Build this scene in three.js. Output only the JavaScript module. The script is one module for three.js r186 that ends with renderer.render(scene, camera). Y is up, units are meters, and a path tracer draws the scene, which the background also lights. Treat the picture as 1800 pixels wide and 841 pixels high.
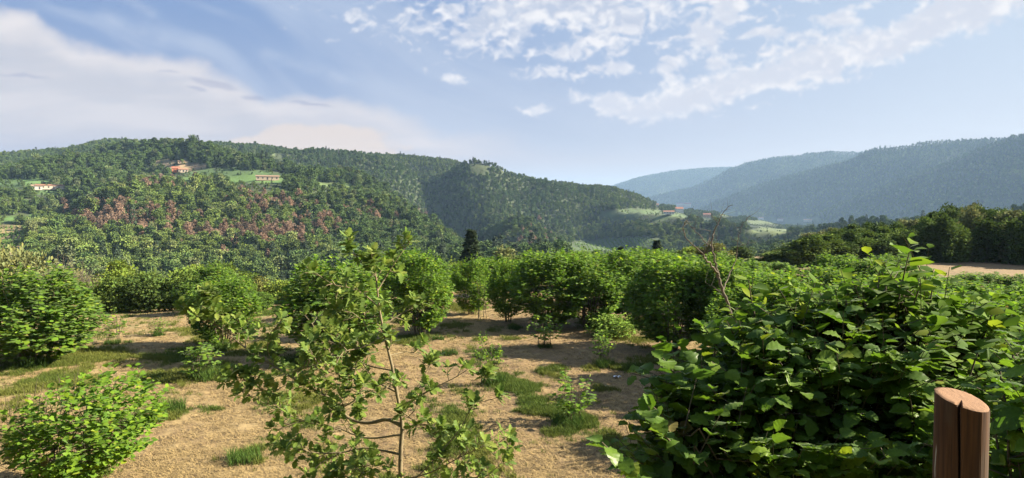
import * as THREE from 'three';

// ───────────────────────── camera, sky, sun, exposure ─────────────────────────
const F = 1216, CX = 900, CY = 420.5, PITCH = 2.25 * Math.PI / 180, CAMY = 6.2, EXPOSURE = 4.0;
const scene = new THREE.Scene();
const camera = new THREE.PerspectiveCamera(2 * Math.atan(CY / F) * 180 / Math.PI, 1024 / 478, 0.1, 20000);
camera.position.set(0, CAMY, 0);
camera.rotation.x = -PITCH;
const SUN_AZ = 84 * Math.PI / 180, SUN_EL = 28 * Math.PI / 180;
const sunDir = new THREE.Vector3(Math.sin(SUN_AZ) * Math.cos(SUN_EL), Math.sin(SUN_EL), -Math.cos(SUN_AZ) * Math.cos(SUN_EL));
const sun = new THREE.DirectionalLight(new THREE.Color().setRGB(1, 0.885, 0.68), 5);
sun.name = 'sun';
sun.position.copy(sunDir).multiplyScalar(200);
sun.castShadow = true;
sun.shadow.mapSize.set(4096, 4096);
Object.assign(sun.shadow.camera, { left: -120, right: 120, top: 120, bottom: -120, near: 1, far: 500 });
scene.add(sun); scene.add(sun.target);
const renderer = new THREE.WebGLRenderer({ antialias: true });
renderer.toneMapping = THREE.LinearToneMapping;
renderer.toneMappingExposure = EXPOSURE;
renderer.shadowMap.enabled = true;
scene.fog = new THREE.FogExp2(new THREE.Color().setRGB(0.43, 0.66, 1.0), 0.000085);

// ───────────────────────── helpers: random, noise, projection ─────────────────────────
const rngOf = (a) => () => { a = (a + 0x6d2b79f5) | 0; let t = Math.imul(a ^ (a >>> 15), 1 | a); t = (t + Math.imul(t ^ (t >>> 7), 61 | t)) ^ t; return ((t ^ (t >>> 14)) >>> 0) / 4294967296; };
const R0 = rngOf(77);
const HASH = new Float32Array(65536); for (let i = 0; i < 65536; i++) HASH[i] = R0();
const h2 = (x, y) => HASH[(Math.imul(x, 73856093) ^ Math.imul(y, 19349663)) & 65535];
const h3 = (x, y, z) => HASH[(Math.imul(x, 73856093) ^ Math.imul(y, 19349663) ^ Math.imul(z, 83492791)) & 65535];
const lerp = (a, b, t) => a + (b - a) * t, clamp = (x, a = 0, b = 1) => x < a ? a : x > b ? b : x;
const ss = (a, b, x) => { const t = clamp((x - a) / (b - a)); return t * t * (3 - 2 * t); };
function n2(x, y) {
  const ix = Math.floor(x), iy = Math.floor(y), fx = x - ix, fy = y - iy, u = fx * fx * (3 - 2 * fx), v = fy * fy * (3 - 2 * fy);
  return lerp(lerp(h2(ix, iy), h2(ix + 1, iy), u), lerp(h2(ix, iy + 1), h2(ix + 1, iy + 1), u), v);
}
function n3(x, y, z) {
  const ix = Math.floor(x), iy = Math.floor(y), iz = Math.floor(z), u = x - ix, v = y - iy, w = z - iz;
  const L = (k) => lerp(lerp(h3(ix, iy, k), h3(ix + 1, iy, k), u), lerp(h3(ix, iy + 1, k), h3(ix + 1, iy + 1, k), u), v);
  return lerp(L(iz), L(iz + 1), w);
}
function fbm(x, y, o = 4) { let s = 0, a = 0.5, n = 0; for (let i = 0; i < o; i++) { s += a * n2(x, y); n += a; a *= 0.5; x = x * 2.03 + 17.3; y = y * 2.03 + 9.1; } return s / n; }
function pw(tab, x) { // piecewise linear table [[x,y],...]
  if (x <= tab[0][0]) return tab[0][1];
  for (let i = 1; i < tab.length; i++) if (x <= tab[i][0]) return lerp(tab[i - 1][1], tab[i][1], (x - tab[i - 1][0]) / (tab[i][0] - tab[i - 1][0]));
  return tab[tab.length - 1][1];
}
const sp = Math.sin(PITCH), cp = Math.cos(PITCH);
function ray(px, py) { const cx = (px - CX) / F, cy = (CY - py) / F; return [cx, cy * cp - sp, -(cp + cy * sp)]; }
function at(px, py, depth) { const d = ray(px, py), t = depth / -d[2]; return new THREE.Vector3(d[0] * t, CAMY + d[1] * t, -depth); }
const azOf = (px) => Math.atan2(px - CX, F);
function project(x, y, z) { const dy = y - CAMY, d = -z * cp - dy * sp, u = dy * cp - z * sp; return [CX + F * x / d, CY - F * u / d]; }
const elevTan = (px, py) => { const d = ray(px, py); return d[1] / Math.hypot(d[0], d[2]); };
const lin = (r, g, b) => [r, g, b].map((v) => { v /= 255; return v <= 0.04045 ? v / 12.92 : ((v + 0.055) / 1.055) ** 2.4; });

// ───────────────────────── sky ─────────────────────────
function makeSky() {
  const W = 4096, Hh = 2048, data = new Float32Array(W * Hh * 4);
  const edge = [[-900, -160], [-300, -60], [0, 12], [70, 28], [130, 72], [200, 78], [280, 98], [330, 113], [420, 130], [470, 164], [600, 172], [700, 205], [780, 224], [850, 240], [1000, 262], [1400, 300]];
  const band = [[1060, 190, 14], [1130, 192, 19], [1200, 180, 21], [1300, 152, 23], [1400, 130, 25], [1500, 97, 26], [1600, 66, 27], [1700, 25, 28], [1850, -25, 30], [2100, -130, 36]];
  const blobs = [[980, 25, 230, 45, .95], [1150, 20, 160, 36, .8], [1040, 82, 85, 24, .8], [900, 95, 60, 14, .6], [765, 122, 24, 14, .62], [797, 141, 22, 8, .6], [810, 50, 20, 8, .6], [960, 130, 60, 12, .66], [1012, 136, 24, 11, .7], [1150, 80, 26, 15, .75], [1080, 122, 34, 13, .75], [1190, 118, 30, 20, .8], [1130, 127, 18, 8, .66], [1237, 60, 30, 26, .85], [1260, 116, 30, 13, .75], [1295, 98, 28, 10, .72], [1318, 35, 26, 10, .75], [1335, 58, 35, 10, .78], [1275, 8, 65, 13, .85], [1470, 38, 45, 13, .8], [1425, 70, 45, 12, .7], [1520, 14, 30, 9, .66], [1360, 95, 35, 10, .66], [1425, 154, 17, 5, .62], [935, 195, 45, 9, .5], [1020, 175, 20, 15, .56], [1600, 38, 60, 7, .6], [1240, -40, 300, 40, .9], [800, -30, 160, 34, .8], [1500, -70, 200, 40, .75]];
  const lens = [[380, 149, 46, 8, .24], [45, 135, 52, 4, .04], [447, 174, 24, 4, .1], [548, 184, 42, 4, .12], [300, 129, 22, 2.5, .05], [350, 155, 20, 4, .2]];
  const AIR = [.58, .82, 1.02], Zen = [.07, .185, .47], Deep = [.115, .265, .585], Hor = [.73, .785, .83], SunSide = [.60, .74, .88];
  const cMauve = lin(204, 208, 218), cMauveHi = lin(232, 230, 233), cBlue = lin(176, 190, 213), cWarm = lin(228, 219, 214), cLens = lin(150, 163, 194), cWhite = lin(242, 244, 248), cGrey = lin(182, 197, 221), cCir = lin(204, 216, 233);
  const out = [0, 0, 0], mix = (c, a) => { for (let k = 0; k < 3; k++) out[k] = lerp(out[k], c[k], a); };
  for (let row = 0; row < Hh; row++) {
    const el = ((row + .5) / Hh - .5) * Math.PI;
    for (let col = 0; col < W; col++) {
      const o = (row * W + col) * 4;
      data[o + 3] = 1;
      if (el < -0.06) { data[o] = .2; data[o + 1] = .24; data[o + 2] = .28; continue; }
      const rd = ((col + .5) / W - .5) * 2 * Math.PI, x = Math.cos(rd) * Math.cos(el), z = Math.sin(rd) * Math.cos(el), y = Math.sin(el);
      const az = Math.atan2(x, -z), elc = Math.max(el, 0), eld = elc * 57.296;
      const cs = x * sunDir.x + y * sunDir.y + z * sunDir.z, sd = Math.acos(clamp(cs, -1, 1)) * 57.296;
      const low = Math.exp(-eld / 11), sunny = ss(105, 30, sd);
      for (let k = 0; k < 3; k++) {
        const up = lerp(Deep[k], Zen[k], ss(18, 70, eld));
        out[k] = lerp(lerp(up, SunSide[k], sunny * .8), Hor[k] * lerp(.94, 1.22, sunny), low);
        out[k] += (k === 2 ? .5 : .55) * Math.exp(-sd / 9);
      }
      const front = ss(78, 52, Math.abs(az) * 57.296) * ss(60, 40, eld);
      if (front > 0) {
        const u = CX + F * Math.tan(az), v = 372 - F * Math.tan(elc) / Math.cos(az) * 1.0;
        // high cirrus streaks
        const cu = u * .9 + v * .45, cv = v * .9 - u * .42;
        const ci = fbm(cu / 420, cv / 60 + fbm(u / 300, v / 200, 2) * 2, 5);
        mix(cCir, front * ss(.40, .80, ci) * .5 * ss(1600, 500, u));
        const streak = (x0, y0, x1, y1, w) => { const dx = x1 - x0, dy = y1 - y0, t = clamp(((u - x0) * dx + (v - y0) * dy) / (dx * dx + dy * dy)); return Math.exp(-(((u - x0 - dx * t) ** 2 + (v - y0 - dy * t) ** 2) / (w * w))); };
        mix(cCir, front * .5 * fbm(u / 30, v / 22, 3) * (streak(225, -5, 275, 28, 8) + streak(470, 95, 600, 140, 10) + streak(190, 32, 290, 68, 14)));
        // big left cloud sheet
        const e = pw(edge, u), dd = v - e + (fbm(u / 110, v / 75, 5) - .5) * 70;
        const side = ss(1000, 560, u) * .93 + .07 * ss(1500, 900, u);
        const inside = ss(-10, 30, dd) * side;
        if (inside > 0) {
          const wave = fbm(u / 260 + 3, v / 40 + fbm(u / 200, v / 90, 2), 4);
          mix(cMauve, front * inside * .93);
          mix(cMauveHi, front * inside * ss(70, 20, dd) * .6 + front * inside * ss(.5, .75, wave) * .35);
          mix(cBlue, front * inside * ss(200, 275, v + u * .08 - wave * 40) * ss(420, 60, u) * .7 + front * inside * ss(.5, .25, wave) * .3);
        }
        // warm cumulus over the ridge
        const q = ((u - 560) / 150) ** 2 + ((v - 262) / 42) ** 2 + (fbm(u / 40, v / 28, 4) - .5) * 1.1;
        mix(cWarm, front * ss(1.15, .7, q) * .8 * ss(715, 695, u + (fbm(u / 14, v / 12, 3) - .5) * 40 - (v - 240) * .8));
        for (const [lx, ly, rx, ry, rot] of lens) {
          const a = u - lx, b = v - ly - a * rot * 1.0 + (fbm(u / 24, v / 10, 2) - .5) * 7;
          const g = (a / rx) ** 2 + (b / ry) ** 2; if (g < 2) mix(cLens, front * .4 * ss(1.2, .25, g));
        }
        // altocumulus
        let D = 0;
        for (const [bx, by, rx, ry, w] of blobs) { const g = ((u - bx) / rx) ** 2 + ((v - by) / ry) ** 2; if (g < 5) D = Math.max(D, w * Math.exp(-g * .55)); }
        if (u > 1000) for (let i = 1; i < band.length; i++) {
          const [x0, y0, w0] = band[i - 1], [x1, y1, w1] = band[i], dx = x1 - x0, dy = y1 - y0, t = clamp(((u - x0) * dx + (v - y0) * dy) / (dx * dx + dy * dy));
          const w = lerp(w0, w1, t), off = (v - y0 - dy * t), dist = Math.hypot(u - x0 - dx * t, off), g = (dist / (off > 0 ? w * .85 : w * 1.35)) ** 2;
          if (g < 5) D = Math.max(D, 1.12 * Math.exp(-g * .55));
        }
        if (D > .05) {
          const wu = u + 30 * (fbm(u / 34, v / 30, 3) - .5), wv = v + 22 * (fbm(u / 34 + 60, v / 30, 3) - .5);
          const tex = fbm(wu / 40 + wv / 160, wv / 24, 4), fine = fbm(wu / 13, wv / 9, 5);
          const val = D + (tex - .5) * 1.1 + (fine - .5) * .8, a = Math.pow(ss(.34, .92, val), .85);
          const shade = ss(.3, .75, fbm(wu / 40 + wv / 160 + .10, wv / 24 + .42, 4) + (D - .6) * .35 - (fine - .5) * .5);
          mix(cWhite, front * a * .97);
          mix(cGrey, front * a * shade * (u < 1180 && v < 70 ? .85 : .5));
          mix(cWhite, front * a * ss(.55, .35, val) * .0);
        }
        mix(cCir, front * .28 * ss(.45, .8, fbm(u / 300, v / 36, 4)) * ss(120, 230, v) * ss(500, 800, u));
      }
      if (front < 1 && eld > 2) { // the rest of the sky: scattered altocumulus and cirrus of the same kind
        const k = 1 / (y + .12), gx = x * k, gz = z * k, a = ss(.52, .72, fbm(gx * 2.2 + 5, gz * 2.2, 3) * .55 + fbm(gx * 9, gz * 9, 5) * .45);
        mix(cCir, (1 - front) * .35 * ss(.4, .8, fbm(gx * 1.2 + gz, gz * 4, 4)));
        mix(cWhite, (1 - front) * a * .85 * ss(2, 10, eld));
        mix(cGrey, (1 - front) * a * .5 * fbm(gx * 9 + .2, gz * 9, 3));
      }
      // the air of scene.fog lies in front of this sky: what is stored is the sky above that air
      const T = Math.exp(-.079 * (scene.fog.density / .00015) / Math.max(Math.sin(elc), .075));
      for (let k = 0; k < 3; k++) data[o + k] = Math.max(.012, (out[k] - AIR[k] * (1 - T)) / T) / EXPOSURE;
    }
  }
  const t = new THREE.DataTexture(data, W, Hh, THREE.RGBAFormat, THREE.FloatType);
  t.mapping = THREE.EquirectangularReflectionMapping;
  t.magFilter = THREE.LinearFilter; t.minFilter = THREE.LinearFilter;
  t.colorSpace = THREE.LinearSRGBColorSpace; t.needsUpdate = true;
  scene.background = t; scene.environment = t;
}
makeSky();

// ───────────────────────── terrain ─────────────────────────
// columns: photograph direction, then [distance, height above the orchard as the line of sight to that row]
const RS = []; for (let r = 100; r < 10500; r *= 1.06) RS.push(r);
const COLS = [
  [-900, [[150, 'h', -8], [230, 'h', -30], [400, 455], [600, 395], [800, 340], [1500, 285], [2200, 'h', 0]]],
  [-300, [[150, 'h', -10], [230, 'h', -30], [400, 460], [600, 400], [800, 345], [1500, 280], [2200, 'h', 20]]],
  [0, [[125, 'h', -10], [230, 'h', -30], [380, 458], [520, 412], [600, 394], [680, 372], [800, 338], [950, 318], [1500, 270], [2200, 'h', 20]]],
  [100, [[125, 'h', -10], [230, 'h', -32], [350, 478], [600, 388], [700, 362], [800, 337], [950, 320], [1500, 263], [2200, 'h', 30]]],
  [200, [[125, 'h', -10], [230, 'h', -34], [350, 488], [480, 400], [600, 332], [660, 326], [800, 320], [950, 300], [1500, 250], [2200, 'h', 50]]],
  [300, [[125, 'h', -10], [230, 'h', -34], [350, 490], [480, 390], [600, 322], [680, 318], [820, 304], [950, 290], [1150, 276], [1500, 252], [2200, 'h', 50]]],
  [450, [[125, 'h', -10], [230, 'h', -34], [350, 490], [480, 390], [600, 333], [700, 322], [850, 312], [1000, 297], [1500, 261], [2200, 'h', 40]]],
  [600, [[125, 'h', -10], [230, 'h', -34], [350, 482], [480, 400], [600, 342], [720, 332], [850, 324], [1000, 312], [1500, 272], [2200, 'h', 30]]],
  [700, [[125, 'h', -10], [230, 'h', -34], [350, 475], [480, 410], [600, 350], [700, 352], [900, 335], [1200, 300], [1500, 273], [2200, 'h', 30]]],
  [780, [[125, 'h', -10], [230, 'h', -34], [350, 470], [480, 430], [600, 388], [720, 385], [900, 350], [1200, 305], [1480, 280], [2200, 'h', 30]]],
  [850, [[125, 'h', -10], [230, 'h', -34], [350, 462], [600, 430], [750, 405], [900, 375], [1200, 320], [1450, 297], [2100, 'h', 20]]],
  [950, [[125, 'h', -10], [230, 'h', -34], [350, 458], [600, 440], [800, 408], [1000, 370], [1200, 335], [1420, 311], [2100, 'h', 0]]],
  [1050, [[125, 'h', -10], [230, 'h', -34], [350, 456], [600, 443], [700, 432], [850, 415], [1050, 380], [1250, 342], [1420, 325], [2100, 'h', -20]]],
  [1110, [[125, 'h', -10], [230, 'h', -34], [350, 456], [600, 443], [720, 430], [900, 412], [1150, 380], [1400, 340], [1500, 336], [2100, 'h', -40]]],
  [1180, [[125, 'h', -10], [230, 'h', -34], [600, 444], [750, 432], [1000, 412], [1300, 388], [1550, 366], [1700, 361], [2200, 'h', -60]]],
  [1250, [[125, 'h', -8], [240, 'h', -34], [600, 443], [750, 434], [1000, 420], [1300, 403], [1600, 382], [1800, 372], [2300, 'h', -64]]],
  [1330, [[130, 'h', -5], [260, 'h', -34], [600, 438], [800, 426], [1100, 414], [1500, 397], [1900, 384], [2400, 'h', -64]]],
  [1420, [[150, 'h', -1], [300, 'h', -34], [600, 434], [900, 422], [1300, 410], [2000, 397], [2600, 'h', -64]]],
  [1550, [[170, 'h', 0], [330, 'h', -30], [700, 430], [1200, 414], [2000, 402], [2600, 'h', -64]]],
  [1800, [[180, 'h', 2], [350, 'h', -30], [700, 430], [1200, 412], [2000, 400], [2600, 'h', -64]]],
  [2400, [[180, 'h', 2], [350, 'h', -30], [700, 430], [1200, 412], [2000, 400], [2600, 'h', -64]]],
];
const rayCam = (px, py, r) => CAMY + elevTan(px, py) * r;
const TAB = COLS.map(([px, pts]) => {
  const p = [[95, px < 1280 ? -5 : 0], ...pts.map((a) => [a[0], a[1] === 'h' ? a[2] : rayCam(px, a[1], a[0]) - 7 * ss(300, 600, a[0])]), [12000, -64]].map(([r, h]) => [Math.log(r), h]);
  const n = p.length, s = [], m = [];
  for (let i = 0; i < n - 1; i++) s.push((p[i + 1][1] - p[i][1]) / (p[i + 1][0] - p[i][0]));
  for (let i = 0; i < n; i++) m.push(i === 0 || i === n - 1 ? 0 : s[i - 1] * s[i] <= 0 ? 0 : 2 * s[i - 1] * s[i] / (s[i - 1] + s[i]));
  return { az: azOf(px), row: RS.map((r) => {
    const x = Math.log(r); if (x <= p[0][0]) return p[0][1];
    for (let i = 0; i < n - 1; i++) if (x <= p[i + 1][0]) { const d = p[i + 1][0] - p[i][0], t = (x - p[i][0]) / d; return p[i][1] * (1 + 2 * t) * (1 - t) ** 2 + m[i] * d * t * (1 - t) ** 2 + p[i + 1][1] * t * t * (3 - 2 * t) + m[i + 1] * d * t * t * (t - 1); }
    return p[n - 1][1];
  }) };
});
const RIDGES = [ // distance, [photograph x, skyline row], front slope
  [3500, [[1330, 405], [1400, 386], [1480, 352], [1560, 320], [1611, 300], [1663, 282], [1718, 258], [1763, 241], [1800, 229], [1900, 205], [2200, 190], [3200, 200]], .5],
  [4300, [[1180, 385], [1245, 358], [1266, 348], [1318, 327], [1387, 305], [1439, 291], [1490, 279], [1518, 263], [1535, 258], [1577, 255], [1590, 254], [1621, 247], [1697, 242], [1763, 239], [1900, 235], [2400, 230]], .5],
  [5600, [[1100, 355], [1180, 334], [1214, 327], [1249, 313], [1283, 294], [1318, 282], [1359, 274], [1397, 272], [1421, 267], [1456, 264], [1504, 265], [1600, 268], [2400, 270]], .45],
  [7600, [[950, 345], [1040, 330], [1076, 325], [1117, 311], [1180, 299], [1232, 294], [1283, 292], [1340, 300], [1500, 310], [2400, 310]], .4],
];
const SP_RIDGE = [[600, 930], [750, 905], [900, 880], [1100, 845], [1300, 812], [1480, 788]]; // spur line east of the ravine: distance -> direction
function far(az, r) {
  const x = Math.log(r / 100) / Math.log(1.06), k = clamp(Math.floor(x), 0, RS.length - 2), t = clamp(x - k);
  let i = 0; while (i < TAB.length - 2 && az > TAB[i + 1].az) i++;
  const a = TAB[i], b = TAB[i + 1], w = clamp((az - a.az) / (b.az - a.az)), v = (j) => { const c = TAB[clamp(j, 0, TAB.length - 1)].row; return lerp(c[k], c[k + 1], t); };
  const p0 = v(i - 1), p1 = v(i), p2 = v(i + 1), p3 = v(i + 2);
  const m1 = (p2 - p0) * .35, m2 = (p3 - p1) * .35;
  let h = p1 * (1 + 2 * w) * (1 - w) ** 2 + m1 * w * (1 - w) ** 2 + p2 * w * w * (3 - 2 * w) + m2 * w * w * (w - 1);
  const px = CX + F * Math.tan(clamp(az, -1.3, 1.3));
  const X = Math.sin(az) * r, Z = Math.cos(az) * r;
  const rough = ss(260, 700, r);
  h += rough * (fbm(X / 190, Z / 190, 4) - .5) * 34 * ss(8000, 1000, r) * (1 - .65 * ss(1250, 1480, r)) + rough * (fbm(X / 55 + 7, Z / 55, 3) - .5) * 10;
  const fold = 1 - Math.abs(2 * fbm(X / 330 + 11, Z / 330 + 5, 3) - 1); // spurs and gullies
  h += rough * (fold - .72) * 95 * ss(1480, 1100, r) * ss(1900, 1500, r) * ss(420, 800, r);
  if (r > 500 && r < 1700) { // ravine and the spur that shades it
    const s = pw(SP_RIDGE, r), q = px - s, env = ss(600, 800, r) * ss(1420, 1150, r);
    const bell = (d, w) => Math.exp(-d * d / (w * w));
    h += env * (26 * bell(q - 10, 55) - 30 * bell(q + 75, 42) - 14 * bell(px - pw([[700, 1120], [1400, 985]], r), 40));
  }
  let mtn = -64;
  if (r > 1900 && px > 850) for (const [rr, line, slope] of RIDGES) {
    const R = rr * (1 + .08 * (fbm(px / 260 + rr, 3, 2) - .5)), top = rayCam(px, pw(line, px), R) - 14;
    const wob = 1 + .8 * (fbm(X / 520 + rr, Z / 520, 3) - .5), d = r < R ? (R - r) * slope * wob : (r - R) * slope * .8;
    const hh = top - d + ((fbm(X / 260, Z / 260, 4) - .5) * 80 - Math.abs(fbm(X / 420 + 9, Z / 420, 2) - .5) * 260 + 40) * ss(0, 600, Math.abs(R - r));
    if (hh > mtn) mtn = hh;
  }
  if (r > 1900) h = Math.max(h, mtn);
  return h;
}
const EDGE = [[-600, 50], [600, 50], [900, 58], [1150, 68], [1300, 92], [1360, 160], [2400, 170]]; // where the orchard terrace ends
function near(x, z) {
  const bank = 4.6 * (1 - ss(1.0, 9.5, -z + .25 * Math.sin(x * .7)));
  const r = Math.hypot(x, z), az = Math.atan2(x, -z), e = az < -1 ? 50 : az > 1 ? 170 : pw(EDGE, CX + F * Math.tan(az)), d = r - e;
  const drop = d < -8 ? 0 : d < 8 ? (d + 8) ** 2 / 32 : d;
  const behind = z > 5 ? .3 * Math.min(z - 5, 45) : 0; // unseen rise added behind the camera to cut sky light from there
  return bank + behind + (fbm(x / 9 + 4, z / 9, 3) - .5) * .32 - .15 * drop * (z > 0 ? 0 : 1);
}
function H(x, z) {
  const r = Math.hypot(x, z);
  if (r < 95) return near(x, z);
  const az = Math.atan2(x, -z);
  return lerp(near(x, z), far(az, r), ss(95, 125, r) * ss(2.4, 1.9, Math.abs(az))) ;
}
function groundHit(px, py, r0 = 8, r1 = 9500) {
  const d = ray(px, py), hl = Math.hypot(d[0], d[2]), ex = d[0] / hl, ez = d[2] / hl, s = d[1] / hl;
  let r = r0, pr = r0;
  for (; r < r1; pr = r, r *= 1.004) if (CAMY + s * r < H(ex * r, ez * r)) break;
  for (let i = 0; i < 20; i++) { const m = (pr + r) / 2; if (CAMY + s * m < H(ex * m, ez * m)) r = m; else pr = m; }
  return new THREE.Vector3(ex * r, H(ex * r, ez * r), ez * r);
}
const inPoly = (poly, x, y) => { let c = false; for (let i = 0, j = poly.length - 1; i < poly.length; j = i++) { const [xi, yi] = poly[i], [xj, yj] = poly[j]; if ((yi > y) !== (yj > y) && x < (xj - xi) * (y - yi) / (yj - yi) + xi) c = !c; } return c; };
// fields on the far slopes: outline, base colour
const FIELDS = [
  [[[270, 284], [290, 282], [328, 284], [326, 289], [275, 289]], [0.315, 0.232, 0.143]],
  [[[296, 292], [350, 289], [370, 293], [345, 299], [300, 300]], [0.27, 0.195, 0.112]],
  [[[398, 313], [430, 308], [490, 311], [503, 321], [470, 323], [402, 321]], [0.09, 0.165, 0.038]],
  [[[318, 311], [338, 311], [338, 317], [320, 317]], [.09, .165, .038]],
  [[[330, 300], [380, 296], [470, 301], [560, 318], [500, 322], [330, 318]], [0.056, 0.101, 0.03]],
  [[[36, 315], [100, 316], [118, 321], [40, 322]], [0.083, 0.158, 0.038]],
  [[[-200, 314], [36, 314], [60, 330], [-200, 332]], [0.068, 0.128, 0.034]],
  [[[-200, 335], [110, 333], [120, 343], [-200, 346]], [0.064, 0.116, 0.034]],
  [[[-200, 396], [46, 395], [50, 430], [46, 452], [-200, 458]], [0.255, 0.195, 0.09]],
  [[[-200, 378], [55, 378], [68, 391], [-200, 394]], [0.068, 0.135, 0.03]],
  [[[828, 291], [862, 294], [862, 299], [832, 298]], [0.15, 0.165, 0.068]],
  [[[545, 321], [628, 323], [622, 328], [548, 327]], [0.12, 0.18, 0.06]],
  [[[1050, 374], [1110, 366], [1172, 372], [1100, 385], [1060, 383]], [.05, .082, .028]],
  [[[1138, 381], [1200, 374], [1212, 382], [1150, 389]], [.062, .096, .03]],
  [[[1305, 408], [1335, 400], [1392, 404], [1372, 412], [1325, 416]], [.088, .118, .034]],
  [[[985, 434], [1010, 425], [1110, 417], [1162, 419], [1152, 437], [1030, 444]], [.052, .082, .03]],
  [[[588, 427], [630, 420], [636, 440], [600, 446]], [0.098, 0.18, 0.045]],
  [[[1262, 375], [1300, 371], [1306, 376], [1270, 380]], [0.135, 0.188, 0.06]],
  [[[478, 270], [500, 271], [498, 276], [480, 275]], [0.143, 0.188, 0.075]],
  [[[1310, 388], [1440, 384], [1445, 392], [1320, 395]], [.08, .11, .045]],
];
function fieldAt(x, y, z, r) { if (r < 300) return -1; const [px, py] = project(x, y, z); for (let i = 0; i < FIELDS.length; i++) if (inPoly(FIELDS[i][0], px + (n2(x / 14, z / 14) - .5) * 5, py + (n2(x / 9, z / 9 + 40) - .5) * 1.6)) return i; return -1; }

const tagS = (o, name, label) => { o.name = name; o.userData = { kind: 'structure' }; if (label) o.userData.label = label; o.castShadow = o.receiveShadow = true; scene.add(o); return o; };
const taken = new Map();
const numbered = (name) => { const n = taken.get(name) || 0; taken.set(name, n + 1); return n ? name + '_' + String(n).padStart(3, '0') : name; };

// green sward patches on the orchard floor (centre px, size px) and general cover
const PATCH = [[150, 672, 95, 13], [255, 630, 95, 12], [275, 735, 75, 18], [60, 690, 40, 8], [330, 585, 60, 5], [480, 545, 26, 16], [430, 622, 40, 10], [350, 662, 40, 14], [968, 660, 38, 13], [918, 710, 30, 9], [940, 735, 40, 12], [1085, 655, 45, 9], [1150, 642, 40, 8], [1060, 690, 30, 6], [430, 805, 22, 12], [800, 572, 22, 6], [900, 596, 48, 7], [875, 580, 50, 6], [1100, 600, 60, 12], [1080, 575, 60, 14], [790, 777, 45, 22], [140, 832, 45, 14], [720, 600, 50, 9], [550, 640, 60, 10], [1000, 752, 34, 8], [866, 678, 34, 10], [620, 700, 60, 14], [20, 600, 40, 10], [100, 640, 60, 8], [1200, 640, 60, 14], [420, 575, 30, 8], [470, 700, 30, 6], [520, 690, 40, 6], [900, 690, 30, 6], [860, 540, 60, 5]]
  .map(([px, py, rx, ry]) => { const d = CAMY / -elevTan(px, py), c = at(px, py, Math.cos(azOf(px)) * d); const q = at(px, py + ry, 1), dep = -(CAMY / (q.y - CAMY)); return [c.x, c.z, rx / F * -c.z, Math.max(Math.abs(dep - -c.z) * 1.0, .5)]; });
function cover(x, z) { // share of green, share of bare soil
  const rot = .31, u = x * Math.cos(rot) + -z * Math.sin(rot), v = -z * Math.cos(rot) - x * Math.sin(rot);
  const wx = x + 2.2 * (fbm(x / 1.7, z / 1.7, 3) - .5), wz = z + 3.4 * (fbm(x / 1.9 + 50, z / 1.9, 3) - .5);
  let g = 0;
  for (const [cx, cz, a, b] of PATCH) { const q = ((wx - cx) / a) ** 2 + ((wz - cz) / b) ** 2; if (q < 3.5) g = Math.max(g, Math.exp(-q * .8)); }
  const big = fbm(u / 2.0 + 3, v / 15, 4), mid = fbm(x / .9, z / .9, 3), fine = fbm(x / .22, z / .22, 2);
  g = g * .66 + (big - .41) * 1.5 + (mid - .5) * .8 + (fine - .5) * .5;
  g += ss(-9, -4, z) * .6 + ss(0, 6, z) * .8;
  const soil = ss(.46, .66, fbm(u / 2.4 + 40, v / 14 + 9, 4) + (fine - .5) * .35 + (mid - .5) * .35 + .11 * ss(-22, -38, z) * ss(-8, 0, x) + .3 * ss(58, 68, Math.hypot(x, z)) * ss(15, 25, x));
  return [ss(.22, .85, g), soil];
}

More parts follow.
